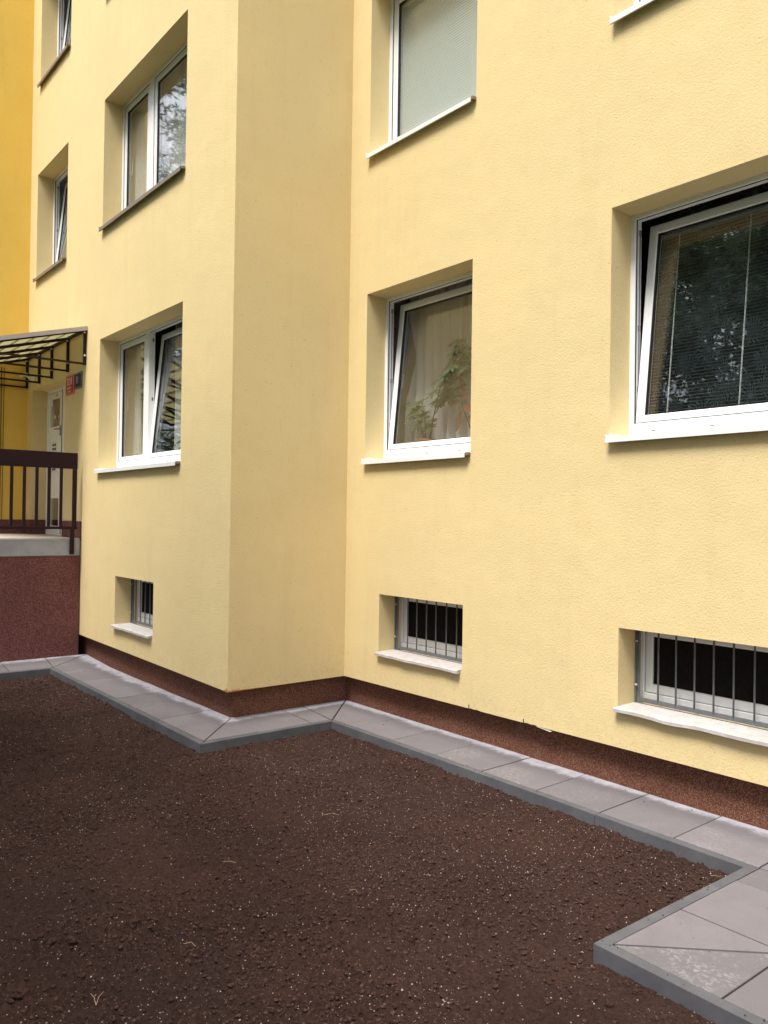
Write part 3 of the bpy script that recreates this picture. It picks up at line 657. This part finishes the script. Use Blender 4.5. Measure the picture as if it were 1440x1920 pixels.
def leaflet(mb, base, dirv_, up, L, wd, droop=.3, mi=0):
    d = Vector(dirv_).normalized(); s_ = d.cross(Vector(up)).normalized(); u = s_.cross(d)
    prof = [(0, .08), (.3, .75), (.6, 1), (.85, .6), (1, .02)]; vs_ = []
    for t, w_ in prof:
        c = Vector(base) + d * L * t - Vector((0, 0, 1)) * droop * L * t * t
        vs_ += [c - s_ * wd * w_ / 2, c - u * wd * .12 * w_, c + s_ * wd * w_ / 2]
    fs = []
    for i in range(len(prof) - 1):
        for j in range(2): fs.append((i * 3 + j, i * 3 + j + 1, i * 3 + j + 4, i * 3 + j + 3))
    mb.add(vs_, fs, mi)
def umbrella_plant(name, label, stems, mt, seed, leafL=.085, nl=8, pot=(0, 0, 0)):
    r = random.Random(seed); E_ = empty(name, label, 'houseplant'); lv = MB(); st = MB()
    for pts, dens in stems:
        st.tube(pts, [.007 - .004 * i / max(1, len(pts) - 1) for i in range(len(pts))], 6)
        P_ = [Vector(p) for p in pts]; tot = len(P_) - 1
        for k in range(dens):
            t = (.35 + .65 * (k + r.random()) / dens) * tot; i = min(int(t), tot - 1); p = P_[i].lerp(P_[i + 1], t - i)
            a = r.uniform(0, 6.28); pet = Vector((math.cos(a), math.sin(a) * .6, r.uniform(.1, .7))).normalized() * r.uniform(.05, .12); c = p + pet
            st.tube([p, p + pet * .6 + Vector((0, 0, .01)), c], .0018, 5)
            ax = Vector((pet.x, pet.y - .5, .6)).normalized()
            e1 = ax.cross(Vector((0, 0, 1))).normalized(); e2 = ax.cross(e1)
            L = leafL * r.uniform(.7, 1.2)
            for q in range(nl):
                b_ = 2 * math.pi * q / nl + r.uniform(-.15, .15)
                leaflet(lv, c, e1 * math.cos(b_) + e2 * math.sin(b_) + ax * .15, ax, L * r.uniform(.8, 1.1), L * .36, r.uniform(.15, .45))
    lv.build('leaves', mt, E_, True, fix=False); st.build('stem', BARK, E_, True)
    px, py, pz = pot; pt = MB(); n_ = 20; rows = [(.055, 0), (.07, .12), (.078, .12), (.078, .145), (.068, .145), (.066, .12)]
    vs_ = [(px + r_ * math.cos(2 * math.pi * k / n_), py + r_ * math.sin(2 * math.pi * k / n_), pz + h) for r_, h in rows for k in range(n_)]
    pt.add(vs_, [(i * n_ + k, i * n_ + (k + 1) % n_, (i + 1) * n_ + (k + 1) % n_, (i + 1) * n_ + k) for i in range(len(rows) - 1) for k in range(n_)] + [tuple(range(n_)), tuple(range(5 * n_, 6 * n_))]); pt.build('pot', TERRA, E_, True)
zi = W['m'][2] + .072
umbrella_plant('houseplant', 'tall green umbrella plant with hand-shaped leaves on the sill of the single tilted window',
    [([(.62, .44, zi + .06), (.63, .44, 2.60), (.60, .43, 2.82)], 9), ([(.66, .44, zi + .06), (.76, .43, 2.75), (.86, .42, 3.02), (1.05, .42, 3.32)], 20), ([(.64, .44, zi + .06), (.55, .43, 2.68), (.44, .42, 2.82)], 8), ([(.84, .43, 2.9), (1.0, .42, 3.0), (1.16, .42, 3.05)], 14), ([(.9, .43, 3.0), (1.05, .42, 3.15), (1.2, .42, 3.25)], 10), ([(.75, .43, 2.72), (.9, .42, 2.85), (1.05, .42, 2.92)], 10)], HPLEAF, 5, .085, 8, (.64, .44, zi))
E_ = empty('houseplant', 'small plant with broad rust-red leaves at the right of the single tilted window', 'houseplant')
lv = MB(); st = MB(); st.tube([(1.30, .43, zi + .06), (1.22, .42, 2.60), (1.14, .41, 2.76), (1.12, .41, 2.86)], [.006, .005, .004, .002], 6)
for bse, dr, L, wd in (((1.14, .41, 2.74), (-.35, -.1, -1), .17, .085), ((1.15, .41, 2.77), (1, -.2, -.25), .15, .08), ((1.13, .41, 2.84), (.5, -.1, 1), .15, .075), ((1.12, .41, 2.80), (-1, -.1, .1), .13, .08), ((1.13, .41, 2.82), (1, -.2, .6), .13, .07), ((1.2, .42, 2.66), (.9, -.3, -.1), .13, .07)): leaflet(lv, bse, dr, (0, -1, .3), L, wd, .25)
lv.build('leaves', REDLEAF, E_, True, fix=False); st.build('stem', BARK, E_, True)
b = MB(); b.tube([(1.30, .44, zi), (1.30, .44, zi + .11)], [.05, .066], 18); b.build('pot', TERRA, E_)
umbrella_plant('houseplant', 'small leafy plant low behind the right sash of the ground floor double window', [([(-1.62, D + .44, 2.40), (-1.62, D + .43, 2.50), (-1.60, D + .42, 2.62)], 9), ([(-1.75, D + .44, 2.40), (-1.80, D + .43, 2.48), (-1.86, D + .42, 2.5)], 6)], HPLEAF, 9, .07, 7, (-1.68, D + .44, WA['a'][2] + .072))

# ------------------------------------------------------------------ paving
def dist(x, y):
    if x > 3.9: return P - y
    if x >= -P:
        d_ = [abs(P - y)] if y <= P else [0]
        if y >= D + P - .001: return min(P - y, x + P)
        return max(x + P, D + P - y) if x > -P else D + P - y
    d_ = D + P - y
    return min(d_, x - XC) if x < -3.3 else d_
def zf(x, y):
    return -.02 * min(.5, max(0, dist(x, y))) + .040 * min(1, max(0, (-3.40 - x) / .43))
G_ = .0048
slabs = []
def rect(xa, xb, ya, yb): slabs.append([(xa, ya), (xb, ya), (xb, yb), (xa, yb)])
xj = [.76 + .5 * k for k in range(7)] + [4.25]
yW, yS = P, .071 - .5
slabs.append([(-P, yW), (.43, yS), (.76, yS), (.76, yW)])
for a_, b_ in zip(xj[:-1], xj[1:]): rect(a_, b_, yS, yW)
# return side
slabs.append([(-P, yW), (-P, -.405), (   .43, -.455), (   .43, yS)])
rect(-P,    .43, -.645, -.43); slabs[-1] = [(-P, -.63), (   .43, -.655), (   .43, -.455), (-P, -.405)]
slabs.append([(-P, -1.155), (   .43, -1.175), (   .43, -.655), (-P, -.63)])
yA, yAS = D + P, D + .071 - .5
slabs.append([(-P, yA), (-P, -1.155), (   .43, -1.175), (   .43, yAS)]); slabs.append([(-P, yA), (   .43, yAS), (-P, yAS)])
xa = [-P, -.443] + [-.943 - .5 * k for k in range(5)]
for a_, b_ in zip(xa[1:], xa[:-1]): rect(a_, b_, yAS, yA)
slabs.append([(-2.943, yA), (XC, yA), (-3.42, yAS), (-2.943, yAS)])
slabs.append([(XC, yA), (XC, -1.64), (-3.42, yAS)])
slabs.append([(XC, -1.64), (XC, -2.14), (-3.42, -2.14), (-3.42, yAS)])
for k in range(3): rect(XC, -3.42, -2.64 - .5 * k, -2.14 - .5 * k)
# wider paved area on the right
for a_, b_ in ((4.25, 4.735), (4.735, 5.235), (5.235, 5.735), (5.735, 6.235), (6.235, 6.735)):
    rect(a_, b_, yS, yW); rect(a_, b_, -.666, yS); rect(a_, b_, -1.165, -.666)
    if a_ > 4.3: rect(a_, b_, -1.68, -1.165)
slabs.append([(4.25, -1.68), (4.735, -1.165), (4.25, -1.165)]); slabs.append([(4.25, -1.68), (4.735, -1.68), (4.735, -1.165)])
pv = MB(); uvs = []; cols = []
for poly in slabs:
    c = Vector((sum(p[0] for p in poly), sum(p[1] for p in poly))) / len(poly)
    ar = sum(poly[i][0] * poly[(i + 1) % len(poly)][1] - poly[(i + 1) % len(poly)][0] * poly[i][1] for i in range(len(poly)))
    if ar < 0: poly = poly[::-1]
    def inset(pl_, d_):
        out = []; n_ = len(pl_)
        for i in range(n_):
            p0, p1, p2 = Vector(pl_[i - 1]), Vector(pl_[i]), Vector(pl_[(i + 1) % n_])
            e1 = (p1 - p0).normalized(); e2 = (p2 - p1).normalized(); n1 = Vector((-e1.y, e1.x)); n2 = Vector((-e2.y, e2.x)); bb = (n1 + n2).normalized(); out.append(p1 + bb * d_ / max(.35, bb.dot(n1)))
        return out
    dz = random.uniform(-.0022, .0022); tx, ty = random.uniform(-.003, .003), random.uniform(-.003, .003)
    Z = lambda p: zf(p.x, p.y) + dz + (p.x - c.x) * tx + (p.y - c.y) * ty
    A = inset(poly, G_); B = inset(poly, G_ + .003); n_ = len(poly)
    base = len(pv.v)
    vs_ = [(p.x, p.y, Z(p) - .05) for p in A] + [(p.x, p.y, Z(p) - .0025) for p in A] + [(p.x, p.y, Z(p)) for p in B]
    fs = [(i, (i + 1) % n_, n_ + (i + 1) % n_, n_ + i) for i in range(n_)] + [(n_ + i, n_ + (i + 1) % n_, 2 * n_ + (i + 1) % n_, 2 * n_ + i) for i in range(n_)] + [tuple(range(2 * n_, 3 * n_))]
    pv.add(vs_, fs); cc = (random.random(), random.random(), random.random(), 1)
    for p in vs_: uvs.append((p[0] + p[1], dist(p[0], p[1]))); cols.append(cc)
pav = pv.build('pavement', SLAB, None, fix=False)
me = pav.data; uvl = me.uv_layers.new(name='UVMap'); ca = me.color_attributes.new('rnd', 'FLOAT_COLOR', 'POINT')
lv_ = np.empty(len(me.loops), int); me.loops.foreach_get('vertex_index', lv_)
uvl.data.foreach_set('uv', np.array(uvs)[lv_].ravel()); ca.data.foreach_set('color', np.array(cols, dtype=np.float32).ravel())
tag(pav, 'strip of grey concrete slabs with pale salt stains along the plinth', 'pavement', None, 'structure')
b = MB()
for xa_, xb_, ya_, yb_ in ((-P, 6.7, yS, yW), (-P, .43, yAS, yS), (-3.42, -P, yAS, yA), (XC, -3.42, -3.6, yA), (4.25, 6.7, -1.68, yS)): b.box(xa_, xb_, ya_, yb_, -.049, -.030)
tag(b.build('paving_bed', JOINT), 'dark sand showing in the joints between the paving slabs', 'sand', None, 'structure')
# kerb
kb = MB()
def kpoly(p0, p1, p2, p3):
    """p0-p1 soil side, p3-p2 slab side"""
    pts = [Vector(p) for p in (p0, p1, p2, p3)]; c = sum(pts, Vector((0, 0))) / 4
    o = [p + (c - p).normalized() * .0012 for p in pts]; i = [p + (c - p).normalized() * .006 for p in pts]
    Z = lambda p: zf(p.x, p.y) - .002
    vs_ = [(p.x, p.y, -.28) for p in o] + [(p.x, p.y, Z(p) - .005) for p in o] + [(p.x, p.y, Z(p)) for p in i]
    kb.add(vs_, [(a, (a + 1) % 4, 4 + (a + 1) % 4, 4 + a) for a in range(4)] + [(4 + a, 4 + (a + 1) % 4, 8 + (a + 1) % 4, 8 + a) for a in range(4)] + [(8, 9, 10, 11)])
KW = .054
def run(ax, fixed0, fixed1, cuts, c0=None, c1=None):
    for a_, b_ in zip(cuts[:-1], cuts[1:]):
        sa = c0 if (a_ == cuts[0] and c0 is not None) else a_; sb = c1 if (b_ == cuts[-1] and c1 is not None) else b_
        if ax == 'x': kpoly((a_, fixed0), (b_, fixed0), (sb, fixed1), (sa, fixed1))
        else: kpoly((fixed0, a_), (fixed0, b_), (fixed1, sb), (fixed1, sa))
run('x', yS - KW, yS, [.43 + KW, 1.5, 2.27, 3.265, 4.25 - KW], .43, 4.25)
run('y', .43 + KW, .43, [yAS - KW, -1.495, -.72, yS - KW], yAS, yS)
run('x', yAS - KW, yAS, [-3.42 + KW, -2.46, -1.46, -.411, .43 + KW], -3.42, .43)
run('y', -3.42 + KW, -3.42, [yAS - KW, -2.35, -3.35, -3.6], yAS)
run('y', 4.25 - KW, 4.25, [-1.68 - KW, -.9, yS - KW], -1.68, yS)
run('x', -1.68 - KW, -1.68, [4.25 - KW, 5.2, 6.2, 6.7], 4.25)
tag(kb.build('kerb', KERB), 'narrow grey concrete edging between the slabs and the soil', 'kerb', None, 'structure')

# ------------------------------------------------------------------ soil
def vnoise(X, Y, sc, seed):
    r = np.random.default_rng(seed); T_ = r.random((256, 256)); x = X * sc; y = Y * sc
    xi = np.floor(x).astype(int); yi = np.floor(y).astype(int); fx = x - xi; fy_ = y - yi; fx = fx * fx * (3 - 2 * fx); fy_ = fy_ * fy_ * (3 - 2 * fy_)
    g = lambda a, b_: T_[a % 256, b_ % 256]
    return (g(xi, yi) * (1 - fx) + g(xi + 1, yi) * fx) * (1 - fy_) + (g(xi, yi + 1) * (1 - fx) + g(xi + 1, yi + 1) * fx) * fy_
def soil_h(X, Y):
    h = -.078 + .022 * (vnoise(X, Y, 1.3, 1) - .5) + .016 * (vnoise(X, Y, 5, 2) - .5)
    lump = vnoise(X, Y, 1.7, 21)
    for s_, a_ in ((17, .013), (38, .013), (75, .011), (120, .009)):
        n_ = vnoise(X + .3 * s_, Y, s_, int(s_)); h = h + a_ * (.5 + lump) * (np.abs(n_ - .5) * 2 - .5)
    # raked a little higher along the edging
    dk = np.minimum(np.abs(Y - (yS - KW)) + np.maximum(0, .5 - X) * 9, np.abs(Y - (yAS - KW)) + np.maximum(0, X - .4) * 9)
    h = h + .016 * np.exp(-dk / .10) * vnoise(X, Y, 9, 5)
    return h
def inpave(X, Y):
    q = .026; a = (Y > yS - KW + q); b_ = (X < .43 + KW - q) & (Y > yAS - KW + q); c = (X > 4.25 - KW + q) & (Y > -1.68 - KW + q); d_ = X < -3.42 + KW - q
    return a | b_ | c | d_
gx = np.concatenate([np.linspace(-3.6, -1, 330)[:-1], np.arange(-1, 5.0, .0075), np.linspace(5.0, 9.5, 90)]); gy = np.concatenate([np.linspace(-7, -4.3, 60)[:-1], np.arange(-4.3, -.40, .0075)])
X, Y = np.meshgrid(gx, gy); Zs = soil_h(X, Y); Zs = np.where(inpave(X, Y), -.16, Zs)
nx, ny = len(gx), len(gy); vtx = np.stack([X, Y, Zs], -1).reshape(-1, 3).astype(np.float32)
ii = (np.arange(ny - 1)[:, None] * nx + np.arange(nx - 1)[None]).ravel(); quads = np.stack([ii, ii + 1, ii + nx + 1, ii + nx], -1).astype(np.int32)
def npmesh(name, v, f, mt, smooth=False):
    me = bpy.data.meshes.new(name); me.vertices.add(len(v)); me.vertices.foreach_set('co', v.astype(np.float32).ravel()); k = f.shape[1]
    me.loops.add(f.size); me.loops.foreach_set('vertex_index', f.astype(np.int32).ravel()); me.polygons.add(len(f)); me.polygons.foreach_set('loop_start', np.arange(0, f.size, k, dtype=np.int32))
    me.polygons.foreach_set('loop_total', np.full(len(f), k, dtype=np.int32)); me.polygons.foreach_set('use_smooth', np.full(len(f), smooth)); me.update(); me.validate(); me.materials.append(mt)
    o = bpy.data.objects.new(name, me); COL.objects.link(o); return o
tag(npmesh('soil', vtx, quads, SOIL, True), 'bare dark brown raked topsoil filling the bed in front of the building', 'soil', None, 'structure')
b = MB(); b.quad((-120, -120, -.17), (120, -120, -.17), (120, 120, -.17), (-120, 120, -.17)); tag(b.build('ground', GRASS), 'mown grass around the building', 'ground', None, 'structure')

t_ = (1 + 5 ** .5) / 2
ICO = np.array([(-1, t_, 0), (1, t_, 0), (-1, -t_, 0), (1, -t_, 0), (0, -1, t_), (0, 1, t_), (0, -1, -t_), (0, 1, -t_), (t_, 0, -1), (t_, 0, 1), (-t_, 0, -1), (-t_, 0, 1)]) / 1.9
ICF = np.array([(0, 11, 5), (0, 5, 1), (0, 1, 7), (0, 7, 10), (0, 10, 11), (1, 5, 9), (5, 11, 4), (11, 10, 2), (10, 7, 6), (7, 1, 8), (3, 9, 4), (3, 4, 2), (3, 2, 6), (3, 6, 8), (3, 8, 9), (4, 9, 5), (2, 4, 11), (6, 2, 10), (8, 6, 7), (9, 8, 1)])
def pts_in_bed(n_, seed, edge=0.):
    r = np.random.default_rng(seed); x = r.uniform(-3.35, 5.6, n_ * 2); y = r.uniform(-4.6, -.5, n_ * 2)
    ok = ~inpave(x, y + .03) & ~inpave(x - .03, y) & ~inpave(x + .03, y) & ~inpave(x + .03, y + .03) & ~inpave(x - .03, y + .03); return x[ok][:n_], y[ok][:n_]
def scatter(name, n_, smin, smax, flat, mt, seed, label, pw=3.0, sink=.3, clump=True):
    x, y = pts_in_bed(n_, seed); r = np.random.default_rng(seed + 1)
    if clump:
        k = vnoise(x, y, 2.2, 77) + .5 * vnoise(x, y, 7, 78); ok = r.random(len(x)) < np.clip((k - .45) * 2.0, .18, 1); x, y = x[ok], y[ok]
    n_ = len(x); s_ = smin + (smax - smin) * r.random(n_) ** pw
    V_ = ICO[None] * (1 + r.uniform(-.32, .32, (n_, 12, 1))); V_ = V_ * (np.stack([r.uniform(.6, 1.3, n_), r.uniform(.6, 1.3, n_), r.uniform(.45, .9, n_) * flat], -1))[:, None]
    a = r.uniform(0, 6.28, n_); c, s2 = np.cos(a)[:, None], np.sin(a)[:, None]; V_ = V_ * s_[:, None, None]
    xx = V_[..., 0] * c - V_[..., 1] * s2; yy = V_[..., 0] * s2 + V_[..., 1] * c
    zz = V_[..., 2] + (soil_h(x, y) + s_ * sink * flat)[:, None]
    v = np.stack([xx + x[:, None], yy + y[:, None], zz], -1).reshape(-1, 3); f = (ICF[None] + (np.arange(n_) * 12)[:, None, None]).reshape(-1, 3)
    return tag(npmesh(name, v, f, mt), label, None, None, 'stuff')
tag(scatter('soil_crumbs', 130000, .0024, .0115, 1, CRUMB, 31, 'fine crumbs of earth strewn over the topsoil', 3.2), None, 'soil')
r = np.random.default_rng(91); x, y = pts_in_bed(42000, 90); kx = vnoise(x, y, 1.5, 44); ok = r.random(len(x)) < np.clip((kx - .2) * 1.6, .25, 1); x, y = x[ok], y[ok]; n_ = len(x)
s_ = .0015 + .0040 * r.random(n_) ** 3.2; a = r.uniform(0, 6.28, n_); el = r.uniform(.35, 1, n_)
d1 = np.stack([np.cos(a), np.sin(a), r.uniform(-.5, .5, n_)], -1) * s_[:, None]; d2 = np.stack([-np.sin(a), np.cos(a), r.uniform(-.7, .7, n_)], -1) * (s_ * el)[:, None]
c0 = np.stack([x, y, soil_h(x, y) + .0035], -1); up = np.array([0, 0, .0012])
v = np.stack([c0 + d1, c0 + d2, c0 - d1 * .8, c0 - d2, c0 + up + d1 * .2], 1).reshape(-1, 3); F = np.array([(0, 1, 4), (1, 2, 4), (2, 3, 4), (3, 0, 4)])
f = (F[None] + (np.arange(n_) * 5)[:, None, None]).reshape(-1, 3)
tag(npmesh('pale_chips', v, f, CHIPS), 'tiny pale chips speckling the dark topsoil', 'chips', None, 'stuff')
# crumbs spilled on the edging and slabs
r = np.random.default_rng(17); pts = []
for (xa_, xb_, ya_, yb_), k in (((.5, 4.2, yS - KW, yS), 22), ((-3.3, .43, yAS - KW, yAS), 14), ((4.2, 4.25, -1.7, yS - KW), 7), ((4.25, 5.0, -1.73, -1.68), 7), ((.5, 4.7, yS, yW), 22), ((4.25, 5, -1.6, -.5), 8)):
    for _ in range(k): pts.append((r.uniform(xa_, xb_), r.uniform(ya_, yb_), r.uniform(.0015, .0045)))
v = np.concatenate([ICO * (1 + r.uniform(-.3, .3, (12, 1))) * q[2] * np.array([1, 1, .7]) + np.array([q[0], q[1], zf(q[0], q[1]) + q[2] * .2]) for q in pts]); f = (ICF[None] + (np.arange(len(pts)) * 12)[:, None, None]).reshape(-1, 3)
tag(npmesh('spilled_crumbs', v, f, CRUMB), 'few crumbs of earth spilled on the slabs and their edging', 'soil', None, 'stuff')
# individual clods and straws
def clod(x, y, s_, label, el=1., seed=0):
    import bmesh
    from mathutils import noise as mn
    bm = bmesh.new(); bmesh.ops.create_icosphere(bm, subdivisions=4, radius=1)
    for v_ in bm.verts:
        p = v_.co.copy(); k = 1 + .45 * (mn.noise(p * 1.3 + Vector((seed * 7, 0, 0)))) + .22 * mn.noise(p * 4 + Vector((0, seed * 3, 0))) + .10 * mn.noise(p * 10)
        v_.co = Vector((p.x * k * s_ * el, p.y * k * s_ * .75, p.z * k * s_ * .62))
    me = bpy.data.meshes.new('soil_clod'); bm.to_mesh(me); bm.free(); me.materials.append(CLOD); me.polygons.foreach_set('use_smooth', [True] * len(me.polygons))
    o = bpy.data.objects.new('soil_clod', me); COL.objects.link(o); z_ = float(soil_h(np.array([x]), np.array([y]))[0]); o.location = (x, y, z_ + s_ * .3); o.rotation_euler = (0, 0, seed * 1.7)
    tag(o, label, 'clod', 'larger clods on the soil bed')
clod(2.738, -3.134, .026, 'greyish clod standing alone left of the middle of the bottom soil', 1, 1)
clod(2.73, -3.42, .021, 'larger of the two clods lying side by side at the lower left', 1.6, 2)
clod(2.68, -3.49, .019, 'smaller clod left of the slanted one at the lower left', 1.2, 3)
clod(4.03, -.66, .024, 'reddish clod near the end of the long kerb at the right', 1.1, 4)
clod(4.43, -1.95, .020, 'clod nearest the bottom edge beside the kerb of the wide paving', 1.1, 5)
clod(3.02, -3.70, .027, 'big clod close to the bottom left corner', 1.2, 6)
clod(4.38, -1.80, .018, 'clod touching the kerb of the wide paving', 1, 7)
clod(4.46, -1.81, .015, 'small clod second from the corner along the wide paving kerb', 1.3, 8)
clod(1.05, -2.65, .022, 'low clod at the left middle of the soil bed', 1.3, 9)
clod(2.05, -1.35, .014, 'tiny clod in the middle of the soil bed', 1.2, 10)
def straw(x, y, L, a, label, bend=.1, fork=False):
    h0 = float(soil_h(np.array([x]), np.array([y]))[0]) + .012; b = MB(); d = Vector((math.cos(a), math.sin(a), 0)); s2 = Vector((-d.y, d.x, 0)); p = Vector((x, y, h0))
    b.tube([p, p + d * L * .5 + s2 * L * bend + Vector((0, 0, .004)), p + d * L], [.0010, .0009, .0006], 5)
    if fork: b.tube([p, p + (d * .9 + s2 * .45) * L * .5 + Vector((0, 0, .006)), p + (d * .85 + s2 * .5) * L], [.0010, .0009, .0006], 5)
    tag(b.build('dry_straw', STRAW), label, 'straw', 'dry straws on the soil bed')
straw(3.27, -3.50, .09, 2.5, 'forked dry straw at the lower left', .05, True)
straw(2.14, -1.69, .09, .9, 'kinked dry straw in the upper middle of the soil bed', .2)
straw(2.42, -2.53, .07, .7, 'short pale straw at the left middle of the soil bed', .05)
straw(3.05, -3.05, .06, .6, 'thin bent straw below the middle of the soil bed', .3)
straw(3.10, -2.2, .05, .3, 'curved straw right of the middle of the soil bed', .3)
straw(4.08, -.60, .05, .5, 'straight straw near the reddish clod by the kerb', .02)

# ------------------------------------------------------------------ trees across the lawn (seen in the panes; last two added to block low sky)
def tree_meshes(seed, H, rad, leafm, n_leaf, lsize, base=.32, conif=False):
    r = np.random.default_rng(seed); rd = random.Random(seed); tr = MB()
    pts = [(0, 0, 0)] + [(rd.uniform(-.12, .12) * k, rd.uniform(-.12, .12) * k, H * .92 * k / 6) for k in range(1, 7)]
    tr.tube(pts, [.20 * H / 10 * (1 - .85 * k / 6) + .02 for k in range(7)], 10); centers = []
    nb = 26
    for k in range(nb):
        t = base + (1 - base) * (k + .5) / nb; z = H * t; a = k * 2.4 + rd.uniform(-.4, .4)
        L = rad * ((1.15 - t) * 1.1 if conif else math.sin(math.pi * min(1, (t - base) / (1 - base) * .85 + .15)) ** .6) * rd.uniform(.7, 1.1)
        rise = -.12 * L if conif else .45 * L; p0 = Vector((0, 0, z - .3)); p1 = p0 + Vector((math.cos(a) * L, math.sin(a) * L, rise))
        tr.tube([p0, p0.lerp(p1, .5) + Vector((0, 0, .08 * L)), p1], [.045, .028, .010], 6)
        for q in range(5): centers.append((*p0.lerp(p1, .35 + .15 * q + .05 * rd.random()), .30 * rad * rd.uniform(.5, 1.0) * (.6 if conif else 1)))
    C_ = np.array(centers); w_ = C_[:, 3] ** 2; idx = r.choice(len(C_), n_leaf, p=w_ / w_.sum()); c = C_[idx]
    d_ = r.normal(size=(n_leaf, 3)); d_ /= np.linalg.norm(d_, axis=1)[:, None]; p = c[:, :3] + d_ * (c[:, 3] * r.random(n_leaf) ** .5)[:, None] * np.array([1, 1, .75])
    u = r.normal(size=(n_leaf, 3)); u /= np.linalg.norm(u, axis=1)[:, None]; w2 = np.cross(u, r.normal(size=(n_leaf, 3))); w2 /= np.linalg.norm(w2, axis=1)[:, None]
    s_ = lsize * r.uniform(.6, 1.3, n_leaf)[:, None]; wd = .18 if conif else .5
    v = np.stack([p - u * s_, p + w2 * s_ * wd, p + u * s_, p - w2 * s_ * wd], 1).reshape(-1, 3); f = np.arange(n_leaf * 4).reshape(-1, 4)
    return tr, v, f
def tree(x, y, seed, H, rad, leafm, n_leaf, lsize, label, conif=False, base=.32):
    E_ = empty('tree', label, 'tree', 'trees across the lawn seen in the window panes'); tr, v, f = tree_meshes(seed, H, rad, leafm, n_leaf, lsize, base, conif)
    a = tr.build('trunk', BARK, E_, True); b = npmesh('crown', v, f, leafm); b.parent = E_; E_.location = (x, y, -.17)
tree(-1.5, -9.5, 1, 10, 3.0, LEAF, 22000, .085, 'broad leafy tree mirrored in the large tilted window')
tree(-5.2, -11.5, 2, 12, 3.2, LEAF, 20000, .09, 'tall leafy tree mirrored left of the cords in the large window')
tree(-11.3, -6.3, 3, 15.5, 3.9, NEEDLE, 20000, .10, 'dark conifer mirrored in the first floor double window', True, .2)
tree(2.5, -12.5, 4, 11, 3.2, LEAF, 18000, .09, 'leafy tree across the lawn opposite the inner corner')
tree(8.5, -13, 5, 10, 3.2, LEAF, 16000, .09, 'leafy tree across the lawn at the far right')
tree(-14, -11, 6, 13, 3.4, LEAF, 16000, .10, 'leafy tree beyond the orange wing')

tree(5.6, -9.8, 8, 12, 3.2, LEAF, 26000, .09, 'dense leafy tree just behind the viewer, added to keep low sky light off the walls')  # added to block low sky so the lower facade is dimmer
tree(.8, -8.2, 9, 12.5, 3.0, LEAF, 26000, .09, 'tallest leafy tree across the lawn opposite the basement windows, added to cut low sky light')  # also added for the facade gradient, shading the lower wall from the sky
